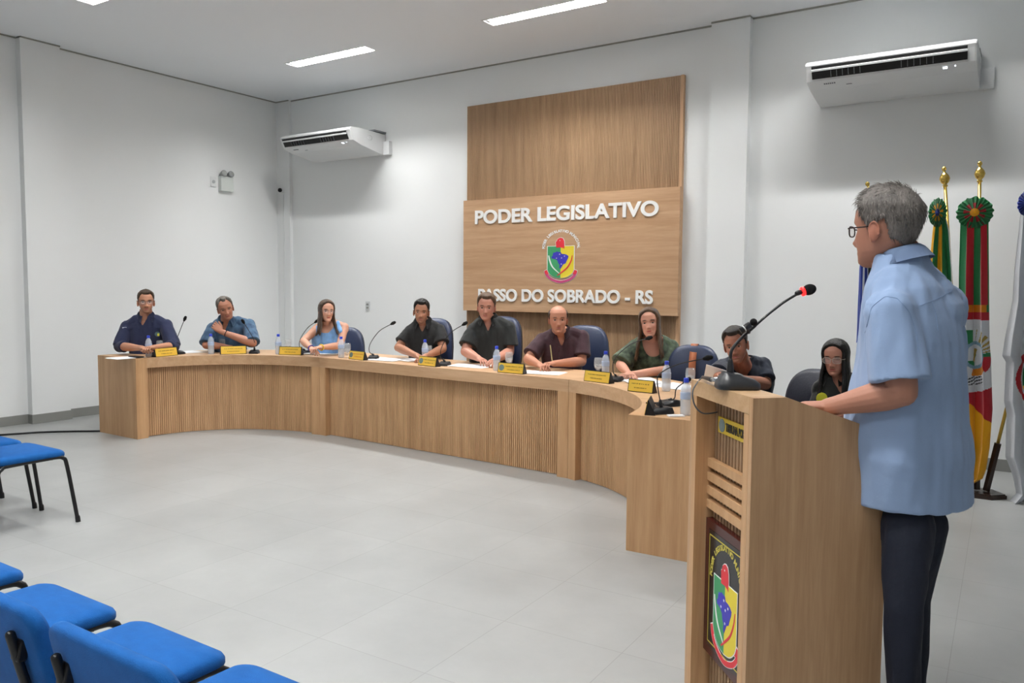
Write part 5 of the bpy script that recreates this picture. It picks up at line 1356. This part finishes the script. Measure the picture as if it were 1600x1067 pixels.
b = BM(); tube(b, [cp[0]+(cp[1]-cp[0])*.12, cp[0]+(cp[1]-cp[0])*.22], .0092, 12, 'flat'); obj('blue_ring', b, M_CAP, cb, True, world=True)
# floor cable on the left
fp = [atZ(x, y, .008) for x, y in ((-120, 686), (0, 679.5), (60, 675.5), (110, 674), (150, 673.6), (175, 673))]
b = BM(); tube(b, smooth_path(fp, 8), .010, 8)
tag(obj('floor_cable', b, M_BLACK, None, True, origin=tuple(fp[2])), 'black cable running along the floor into the left end of the desk', 'cable')
# ================================================================== FLAGS
M_DW = mat('dark_stained_wood', '2e1f18', .3, var=.3, vscale=12, stretch=(1, 1, .2)); FY = 6.68
def cm(name, c): return mat('cloth_'+name, c, .6, sheen=.3, bump=.12, bscale=220)
C_GRN, C_RED, C_YEL, C_WHT, C_BLU, C_LBL, C_ORG, C_GLD, C_BLK = (cm('green', '2c9058'), cm('red', 'c42a3a'), cm('yellow', 'f6c01c'), cm('white', 'e0e3e8'), cm('blue', '2b49ad'), cm('pale_blue', '8fb4c8'), cm('orange', 'e0921a'), cm('gold', 'b8a050'), cm('dark', '20242a'))
ALLC = [C_GRN, C_RED, C_YEL, C_WHT, C_BLU, C_LBL, C_ORG, C_GLD, C_BLK]; GRN, RED, YEL, WHT, BLU, LBL, ORG, GLD, BLK = range(9)
base0 = atY(1516, 772, FY); base0.z = 0
st = thing('flag_stand', 'dark wooden flag stand with slanted sockets on the floor behind the speaker', 'flag stand', base0)
b = BM(); hexa = [(-.38, 0), (-.30, -.11), (.14, -.11), (.23, -.02), (.14, .11), (-.30, .11)]
prism(b, [(base0.x+x, base0.y+y) for x, y in hexa], 0, .035); bmesh.ops.bevel(b, geom=[e for e in b.edges if abs(e.verts[0].co.z-e.verts[1].co.z) < 1e-6 and e.verts[0].co.z > .01], offset=.008, segments=2, affect='EDGES')
obj('base_board', b, M_DW, st, world=True)
def pole(px0, py0, px1, py1, y, label):
    """pole from its foot (px0, py0) to its finial (px1, py1)"""
    A = atY(px0, py0, y); B = atY(px1, py1, y); d = (B-A).normalized()
    b = BM(); tube(b, [A+d*.0-Vector((0, 0, 0)), A+d*.36], .026, 6, 'flat'); obj('socket', b, M_DW, st, world=True)
    t = thing('flag_pole', label, 'flag pole', A, 0, 'brass flag poles')
    b = BM(); tube(b, [A+d*.03, B], .0115, 12, 'flat'); obj('shaft', b, mat('brass_pole', 'c9a850', .28, metal=.85), t, True, world=True)
    b = BM(); prof = [(.008, -.03), (.018, -.028), (.018, -.018), (.011, -.012), (.028, .006), (.036, .030), (.030, .052), (.019, .068), (.010, .078), (.008, .086), (.014, .094), (.0165, .104), (.013, .115), (.006, .121), (.001, .123)]
    lathe(b, prof, (0, 0, 0), 20); bmesh.ops.transform(b, matrix=Matrix.Translation(B-d*.075)@d.to_track_quat('Z', 'X').to_matrix().to_4x4(), verts=b.verts)
    obj('finial', b, M_BRASS, t, True, world=True); return A, B, d
pole(1526, 764, 1531, 262, FY, 'brass flag pole of the green and red flag, tallest in view')
pole(1506, 764, 1475.5, 270, FY+.02, 'brass flag pole leaning left, carrying the green and yellow flag')
pole(1492, 762, 1357, 293, FY+.04, 'brass flag pole leaning far left behind the head of the standing speaker')
pole(1541, 766, 1655, 306, FY+.02, 'brass flag pole leaning right behind the white flag')
def cloth(name, rows, y, colf, folds=5, amp=.035, seed=0, nu=64, nv=150, curve_=.0):
    """rows: (py, px_left, px_right) down the flag; colf(u, v) gives the colour number; a real hanging cloth with folds and a back face"""
    ys_ = [r[0] for r in rows]; b = BM(); G = []
    for j in range(nv+1):
        v = j/nv; py = ys_[0]+(ys_[-1]-ys_[0])*v; xl = float(np.interp(py, ys_, [r[1] for r in rows])); xr = float(np.interp(py, ys_, [r[2] for r in rows]))
        A = atY(xl, py, y); B = atY(xr, py, y); row = []
        for i in range(nu+1):
            u = i/nu; ph = folds*PI*u+seed+.5*math.sin(v*3+seed)
            yy = amp*math.sin(ph)*(.35+.65*min(1, v*3))+.010*noise.noise(Vector((u*4, v*9, seed)))+curve_*(2*u-1)**2
            p = A*(1-u)+B*u; row.append(b.verts.new((p.x+.006*math.sin(2*ph+1), p.y+yy, p.z)))
        G.append(row)
    for j in range(nv):
        for i in range(nu):
            f = b.faces.new((G[j][i], G[j][i+1], G[j+1][i+1], G[j+1][i])); f.material_index = colf((i+.5)/nu, (j+.5)/nv)
    bmesh.ops.solidify(b, geom=b.faces[:], thickness=.004)
    return b
def rosette(px, py, y, rx, rz, cols, tilt=0):
    """pleated ribbon rosette"""
    c = atY(px, py, y); b = BM(); n = 96; rad = [(0, .0), (.22, 0.0), (.34, .0), (.55, .0), (1, .0)]
    R_ = []
    for q in (.06, .24, .26, .45, .62, .80, 1.0):
        R_.append([b.verts.new((c.x+rx*q*math.cos(a)*(1+.05*math.sin(a*17)*(q > .9)), c.y-.02+.012*math.sin(a*24)*q+.02*q, c.z+rz*q*math.sin(a)*(1+.05*math.sin(a*13)*(q > .9)))) for a in [2*PI*k/n for k in range(n)]])
    for k_, (A, B) in enumerate(zip(R_[:-1], R_[1:])):
        for i in range(n):
            f = b.faces.new((A[i], A[(i+1) % n], B[(i+1) % n], B[i])); ang = i/n*2*PI
            star = math.sin(ang*9) > -.1
            f.material_index = cols[0] if k_ < 2 else (cols[1] if (k_ < 4 and star) else cols[2])
    f = b.faces.new(R_[0]); f.material_index = cols[0]
    bmesh.ops.solidify(b, geom=b.faces[:], thickness=.006)
    return b
# green and red state flag
def rs_col(u, v):
    y = 345+v*(762-345); x = 1498+u*47
    if y < 477:
        if u > .93: return GRN
        return GRN if u < .24 else RED if u < .48 else GRN if u < .70 else RED
    if y < 488: return ORG if .1 < u < .90 else GRN
    # white oval with the arms
    cx_, cy_ = x-1523, y-555
    if y < 498: return RED
    if y < 613-18*abs(u-.45)**2*4*.4+0 and y > 499+4*abs(u-.5):
        r = math.hypot(cx_/13.5, cy_/22)
        if r < .50: return GLD if (abs(cx_+cy_*.2) < 2.2) else (WHT if r > .2 else GRN)
        if r < .78: return GRN if cy_ > 8 and cx_ < 0 else WHT
        if r < 1: return LBL
        a = math.degrees(math.atan2(-cy_, cx_))
        if 15 < a < 85 and r < 1.85 and int(a/7) % 2 == 0: return GLD
        if cx_ < -4 and cy_ < 0 and y > 515: return GRN
        if -8 < a <= 12 and r < 1.7: return GRN
        if -60 < a <= -8 and r < 1.65: return RED
        if -100 < a <= -60 and r < 1.5: return ORG
        if 588 < y < 602 and abs(cx_+4) < 14: return BLK if int(y+x*.6) % 5 < 2 else WHT
        return WHT
    bnd = 606+(u*48)
    return RED if y < bnd+8*math.sin(u*2) else YEL
t = thing('flag', 'green, red and yellow flag with a coat of arms hanging from the tallest brass pole', 'flag', atY(1523, 345, FY))
b = cloth('c', [(345, 1500, 1544), (420, 1498, 1545), (535, 1497, 1546), (560, 1495, 1548), (640, 1494, 1550), (700, 1496, 1545), (735, 1494, 1539), (748, 1498, 1534), (762, 1500, 1508)], FY-.06, rs_col, 4, .03, .6, 110, 330)
obj('cloth', b, ALLC, t, True, world=True)
b = rosette(1523, 332, FY-.07, .115, .112, (YEL, RED, GRN)); obj('rosette', b, ALLC, t, 50, world=True)
# green and yellow national flag
t = thing('flag', 'green and yellow flag hanging behind the shoulder of the standing speaker', 'flag', atY(1470, 340, FY))
b = cloth('c', [(335, 1462, 1478), (360, 1458, 1484), (420, 1452, 1489), (560, 1452, 1494), (700, 1458, 1498), (730, 1470, 1496)], FY-.02, lambda u, v: YEL if (u < .16 or .36 < u < .60) and v < .5 else GRN if u < .90 else WHT, 5, .035, 1.9)
obj('cloth', b, ALLC, t, True, world=True)
b = rosette(1465, 332, FY-.04, .060, .105, (BLU, YEL, GRN)); obj('rosette', b, ALLC, t, 50, world=True)
# blue and white flag behind the speaker
t = thing('flag', 'blue and white flag mostly hidden behind the chest of the standing speaker', 'flag', atY(1362, 340, FY))
b = cloth('c', [(330, 1352, 1368), (360, 1348, 1376), (420, 1342, 1386), (530, 1338, 1396), (545, 1336, 1398), (690, 1350, 1430), (720, 1370, 1430)], FY-.0,
          lambda u, v: (BLU if (u < .17 or .21 < u < .30) else WHT if u < .34 else (BLK if int((u*31+v*60)) % 3 else GRN)) if .22 < v < .53 else WHT if v >= .53 else BLU, 5, .03, 3.1)
obj('cloth', b, ALLC, t, True, world=True)
# white municipal flag at the right edge
def wf(u, v):
    y = 322+v*(786-322)
    if u > .40 and y < 487: return BLU if u < .74 and y > 330 else WHT
    x = 1568+u*80; r = math.hypot((x-1613)/30, (y-591)/44)
    if r < 1 and r > .84: return RED
    if r <= .84 and r > .74: return WHT
    if r <= .74: return YEL if y > 604 else (GRN if x < 1606 else WHT)
    return WHT
t = thing('flag', 'white flag with a blue ribbon and round emblem at the right edge of the picture', 'flag', atY(1610, 330, FY))
b = cloth('c', [(322, 1596, 1650), (420, 1586, 1655), (470, 1583, 1658), (530, 1571, 1660), (556, 1567, 1662), (566, 1573, 1662), (628, 1570, 1664), (648, 1574, 1664), (715, 1572, 1664), (745, 1584, 1662), (772, 1589, 1656), (786, 1578, 1640)], FY-.09, wf, 6, .04, 2.2, 130, 300)
obj('cloth', b, ALLC, t, True, world=True)
b = rosette(1606, 318, FY-.12, .06, .09, (WHT, BLU, BLU)); obj('rosette', b, ALLC, t, 50, world=True)
